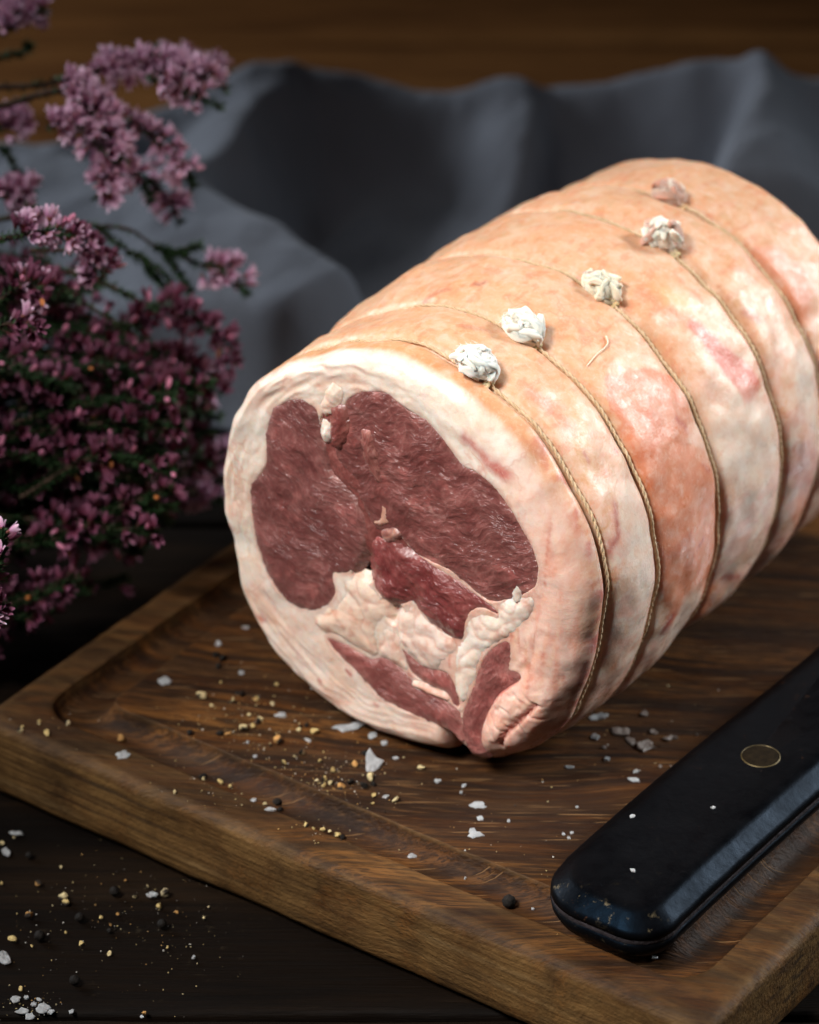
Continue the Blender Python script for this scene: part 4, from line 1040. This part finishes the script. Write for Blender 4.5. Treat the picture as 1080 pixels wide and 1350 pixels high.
# ------------------------------------------------------------------ flowering heath branches at the left
def flower_mesh(seed, openness, deep):
    rg = random.Random(seed); mb = MB()
    for k in range(5):
        a = 2*math.pi*k/5+rg.uniform(-.15, .15); ca, sa = math.cos(a), math.sin(a)
        prof = [(.0005, .0008, .0005), (.0012+.0004*openness, .0022, .0011), (.0017+.0011*openness, .0037, .0010), (.0019+.0019*openness, .0052-.0010*openness, .0003)]
        V = []; C = []
        for i, (r, z, w) in enumerate(prof):
            for sgn in (-1, 0, 1):
                rr_ = r-(.0003 if sgn == 0 else 0)*-1; V.append((rr_*ca-sgn*w*sa, rr_*sa+sgn*w*ca, z+(0 if sgn == 0 else .0002)))
                f = i/3; C.append(np.array(deep)*(1-f)+np.array([.82, .60, .73])*f*1.0 if deep[0] < .6 else deep)
        mb.add(V, grid_faces(4, 3).tolist(), np.array(C))
    a = np.arange(6)*math.pi/3
    for (r0, z0), (r1, z1) in (((.0003, -.0006), (.0009, .0004)), ((.0009, .0004), (.0010, .0014))):
        mb.add(np.concatenate([np.c_[r0*np.cos(a), r0*np.sin(a), np.full(6, z0)], np.c_[r1*np.cos(a), r1*np.sin(a), np.full(6, z1)]]), grid_faces(2, 6, True).tolist(), (.17, .05, .035))
    me = mb.mesh('flower'); me.materials.append(M['petal']); return me
def bud_mesh(col):
    u, v = np.meshgrid(np.linspace(0, 2*math.pi, 9)[:-1], np.linspace(.1, math.pi-.1, 6))
    d = np.stack([np.cos(u)*np.sin(v)*.0011, np.sin(u)*np.sin(v)*.0011, (1-np.cos(v))*.0019], -1).reshape(-1, 3)
    me = new_mesh('bud', d, [f[::-1] for f in grid_faces(6, 8, True).tolist()]); set_col(me, np.tile(col, (len(d), 1))); me.materials.append(M['petal']); return me
PALE = [flower_mesh(1, .9, (.40, .14, .27)), flower_mesh(2, .5, (.38, .12, .26)), flower_mesh(3, 1.2, (.42, .16, .29)), flower_mesh(4, .25, (.36, .10, .23))]
ROSE_SHADED = [flower_mesh(5, .6, (.34, .06, .13)), flower_mesh(6, .3, (.30, .05, .11)), flower_mesh(7, 1.0, (.36, .08, .16))]
for m_ in ROSE_SHADED:                                        # deeper rose blooms: shade low in the bunch multiplied into the colour
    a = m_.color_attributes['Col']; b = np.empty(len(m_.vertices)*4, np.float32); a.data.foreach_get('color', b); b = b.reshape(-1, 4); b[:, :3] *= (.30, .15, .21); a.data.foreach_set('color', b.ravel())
BUDS = [bud_mesh((.66, .36, .48)), bud_mesh((.60, .22, .33)), bud_mesh((.50, .18, .05))]
rgf = random.Random(11); ngf = np.random.RandomState(12)
def orient(o, d, p):
    q = Vector(d).to_track_quat('Z', 'X'); o.rotation_mode = 'QUATERNION'
    o.rotation_quaternion = q @ Vector((0, 0, 1)).rotation_difference(Vector((0, 0, 1))); o.location = p
nflow = 0
LEAF_F = np.array([[0, 1, 3], [0, 3, 2], [1, 4, 3], [2, 3, 5], [3, 4, 5]])
def branch(label, sprays, name='heath_branch'):
    """sprays: (points 3D, stem radius, flower count, from, to, pool, leafiness)"""
    global nflow
    root = empty(name, tuple(sprays[0][0][0])); tag(root, label, 'flowers', 'flowering branches')
    inv = Matrix.Translation(-Vector(root.location)); lf = MB(); nf = 0
    for (pts, rad, cnt, f0, f1, pool, leafy) in sprays:
        n = 40; P = catmull(pts, n); T = np.gradient(P, axis=0); Ln = np.linalg.norm(np.diff(P, axis=0), axis=1).sum(); T /= np.linalg.norm(T, axis=1)[:, None]
        sm_ = MB(); sm_.tube(P, np.linspace(rad, rad*.35, n), 6)
        k = int(Ln*1000*leafy)
        if k:
            ix = np.minimum((ngf.rand(k)*(n-1)).astype(int), n-2); p = P[ix]+(P[ix+1]-P[ix])*ngf.rand(k, 1); Tk = T[ix]
            unit = lambda v: v/(np.linalg.norm(v, axis=1)[:, None]+1e-9)
            sd = unit(np.cross(Tk, ngf.normal(size=(k, 3)))); d = unit(Tk*ngf.uniform(.3, 1., (k, 1))+sd); l = ngf.uniform(.0022, .0042, (k, 1))
            w = unit(np.cross(d, sd+Tk*.3))*.00055; up = unit(np.cross(d, w))*.0004; md = p+d*l*.5
            LV = np.stack([p-w*.4, p+w*.4, md-w, md+up, md+w, p+d*l], 1).reshape(-1, 3)
            lf.add(LV, (LEAF_F[None]+6*np.arange(k)[:, None, None]).reshape(-1, 3))
        for _ in range(cnt):
            f = f0+(f1-f0)*rgf.random(); i = min(int(f*(n-1)), n-1); p = P[i]
            sd = np.array(Vector(T[i]).cross(Vector((rgf.gauss(0, 1), rgf.gauss(0, 1), rgf.gauss(0, 1)))).normalized()); sd[2] += .25
            d = sd+T[i]*rgf.uniform(.1, .8)+np.array([0, 0, .15]); d /= np.linalg.norm(d); l = rgf.uniform(.0008, .0042)
            if rgf.random() < .13: me_ = BUDS[0 if pool is PALE else 1] if rgf.random() < .94 else BUDS[2]; nm = 'bud'
            else: me_ = rgf.choice(pool); nm = 'flower'
            q = p+d*l; sm_.tube(np.array([p, p+d*l*.5, q]), .00022, 3, None, False)
            o = bpy.data.objects.new(nm, me_); COL.objects.link(o); o.parent = root; o.matrix_parent_inverse = inv
            o.rotation_mode = 'QUATERNION'; o.rotation_quaternion = Vector(d).to_track_quat('Z', 'Y') @ Matrix.Rotation(rgf.uniform(0, 6.28), 3, 'Z').to_quaternion()
            s = rgf.uniform(.75, 1.05); o.scale = (s*.88, s*.88, s*1.15); o.location = q; nf += 1
        o = obj('stem', sm_.mesh('stem'), M['stem']); o.parent = root; o.matrix_parent_inverse = inv
    if lf.n: o = obj('foliage', lf.mesh('foliage', False), M['leaf']); o.parent = root; o.matrix_parent_inverse = inv; o['kind'] = 'stuff'
    nflow += nf
    return root
def L3(pts, t0, t1=None):
    t1 = t0 if t1 is None else t1; n = len(pts)
    return [at(x, y, t0+(t1-t0)*k/(n-1)) for k, (x, y) in enumerate(pts)]
branch('long pale pink flower spray at the top pointing right over the cloth', [
    (L3([(-120,150),(-20,118),(60,112),(130,96),(200,86),(255,98),(300,118)], 1.40, 1.37), .0013, 85, .50, .93, PALE, 2.2),
    (L3([(100,105),(150,82),(190,70),(206,66)], 1.41), .0006, 0, 0, 1, PALE, 9),
    (L3([(150,100),(215,80),(260,88),(300,100)], 1.46), .0006, 32, .3, .95, PALE, 2.5),
    (L3([(190,100),(230,115),(262,128),(292,140)], 1.37), .0006, 24, .1, .75, PALE, 5)])
branch('broad pale pink flower cluster hanging at the upper left above the cloth', [
    (L3([(-110,170),(0,140),(80,120),(115,140),(145,185),(150,220),(128,262)], 1.36, 1.35), .0014, 120, .42, .97, PALE, 2.5),
    (L3([(70,105),(100,110),(125,140),(160,160)], 1.36), .0008, 45, .05, 1, PALE, 2.5),
    (L3([(60,170),(80,165),(110,170),(140,200),(170,215)], 1.345), .0006, 42, .1, .95, PALE, 2.5),
    (L3([(120,160),(170,165),(215,190),(240,218),(256,246)], 1.37), .0007, 55, .1, .86, PALE, 4),
    (L3([(150,215),(185,240),(200,265)], 1.36), .0006, 8, .0, .5, PALE, 9),
    (L3([(170,225),(200,240),(220,262),(238,292)], 1.40), .0006, 22, .3, .9, PALE, 7)])
branch('pale flower sprig in the top left corner of the picture', [
    (L3([(-120,60),(-40,30),(0,18),(35,12),(62,16)], 1.42, 1.40), .0010, 42, .35, 1, PALE, 3),
    (L3([(-60,50),(-10,45),(15,35),(20,20)], 1.40), .0006, 16, .4, 1, PALE, 5),
    (L3([(-60,80),(0,75),(30,70),(38,60)], 1.42), .0006, 0, 0, 1, PALE, 8)])
branch('small pale flower tufts at the left edge below the upper cluster', [
    (L3([(-110,200),(-30,180),(10,165),(28,160)], 1.40), .0010, 26, .5, 1, PALE, 3),
    (L3([(-90,280),(-20,262),(15,255),(42,258)], 1.37), .0010, 40, .45, 1, PALE, 4),
    (L3([(-40,200),(0,195),(20,220),(28,240)], 1.39), .0006, 0, 0, 1, PALE, 7)])
branch('bare brown twig with green needles and a pink tip in front of the cloth', [
    (L3([(-60,300),(30,285),(80,290),(130,298),(172,303),(215,330),(262,322)], 1.36, 1.38), .0011, 0, 0, 1, PALE, .8),
    (L3([(30,270),(60,278),(80,300)], 1.36), .0008, 6, 0, .5, PALE, 2),
    (L3([(125,298),(160,325),(195,345),(225,372)], 1.37), .0007, 0, 0, 1, PALE, 5),
    (L3([(200,322),(235,335),(265,322)], 1.375), .0005, 0, 0, 1, PALE, 9),
    (L3([(215,328),(225,345),(240,368),(250,385)], 1.375), .0005, 0, 0, 1, PALE, 9),
    (L3([(180,335),(200,360),(222,382)], 1.375), .0005, 0, 0, 1, PALE, 9),
    (L3([(235,335),(262,348),(290,355),(312,372),(326,388)], 1.38), .0005, 26, .3, .85, PALE, 5)])
branch('deep pink flower spray pointing down right beside the roast', [
    (L3([(60,350),(140,375),(195,402),(240,410),(280,440),(318,478)], 1.35, 1.37), .0010, 62, .45, 1, ROSE_SHADED, 4),
    (L3([(110,400),(170,430),(200,410)], 1.34), .0007, 20, .4, 1, ROSE_SHADED, 4),
    (L3([(150,430),(205,470),(245,480),(290,520)], 1.37), .0008, 50, .4, 1, ROSE_SHADED+PALE[:1], 4)])
branch('pink blossom tips with orange buds at the left edge of the bunch', [
    (L3([(-100,350),(-20,320),(30,310),(65,305),(100,312)], 1.27, 1.28), .0010, 30, .45, 1, PALE+ROSE_SHADED[:1], 4),
    (L3([(-80,420),(-10,400),(30,375),(55,385)], 1.28), .0008, 22, .5, 1, ROSE_SHADED+PALE[:1], 3),
    (L3([(-60,450),(-10,435),(20,425),(60,440)], 1.26), .0007, 12, .4, 1, ROSE_SHADED+PALE[:1], 3),
    (L3([(40,330),(85,330),(115,330),(140,370)], 1.31), .0008, 48, .4, 1, ROSE_SHADED+PALE[:2], 3)])
branch('pale lilac blossom low down between the bunch and the roast', [
    (L3([(140,690),(200,650),(240,625),(275,612),(310,600)], 1.38, 1.425), .0009, 40, .5, 1, PALE, 3),
    (L3([(170,640),(220,640),(262,655),(300,660)], 1.395), .0007, 22, .5, 1, PALE, 3)])
branch('green and pink sprig at the left edge beside the board', [
    (L3([(-120,860),(-60,820),(-20,780),(0,735),(4,700)], 1.20, 1.21), .0008, 11, .5, 1, ROSE_SHADED+PALE[1:2], 9),
    (L3([(-60,830),(-20,815),(5,800)], 1.20), .0006, 7, .3, 1, ROSE_SHADED+PALE[3:4], 9)])
REG = np.array([(-640,100),(-60,140),(-40,330),(20,330),(120,360),(190,430),(290,500),(295,560),(298,640),(235,715),(160,770),(60,820),(-20,880),(-640,950)], float)
LABS = ['shaded purple flowers low down just left of the roast', 'tall unseen flower mass added beyond the left edge to shade the bunch', 'dense dark rose flower mass in the upper middle of the bunch', 'shaded rose flower mass in the centre of the bunch', 'shaded purple flower mass low in the bunch by the board edge', 'shaded flower mass reaching past the left edge of the picture']
zones = [(140, 292, 500, 730), (-640, -60, 150, 900), (60, 300, 330, 520), (20, 290, 470, 690), (-20, 230, 620, 880), (-260, 40, 320, 900)]  # second zone: unseen foliage added at the left to shade the lower flowers
def edge_side(p): v = p[:2]-BL; return v@E1
for lab, (x0, x1, y0, y1) in zip(LABS, zones):
    spr = []; tries = 0
    while len(spr) < (26 if x0 < -600 else 30) and tries < 900:
        tries += 1
        x, y = rgf.uniform(x0, x1), rgf.uniform(y0, y1)
        if poly_sd(np.array([[x, y]]), REG)[0] < 0: continue
        tmax = (CAM[2]-.008)/-ray(x, y)[2]; t = min(1.30+.10*rgf.random()+.06*(700-y)/700, tmax-.01*rgf.random()-.004)
        tip = at(x, y, t)
        if edge_side(tip) > -.006 and tip[2] < .06: continue
        st = tip+np.array([-.05-.03*rgf.random(), .03*rgf.random()-.005, rgf.uniform(-.03, .015)]); st[2] = max(st[2], .006)
        if edge_side(st) > -.012: continue
        mid = (st+tip)/2+np.array([0, 0, rgf.uniform(.0, .012)])
        spr.append(([st, mid, tip], .0009, 17, .25, 1., ROSE_SHADED, 8))
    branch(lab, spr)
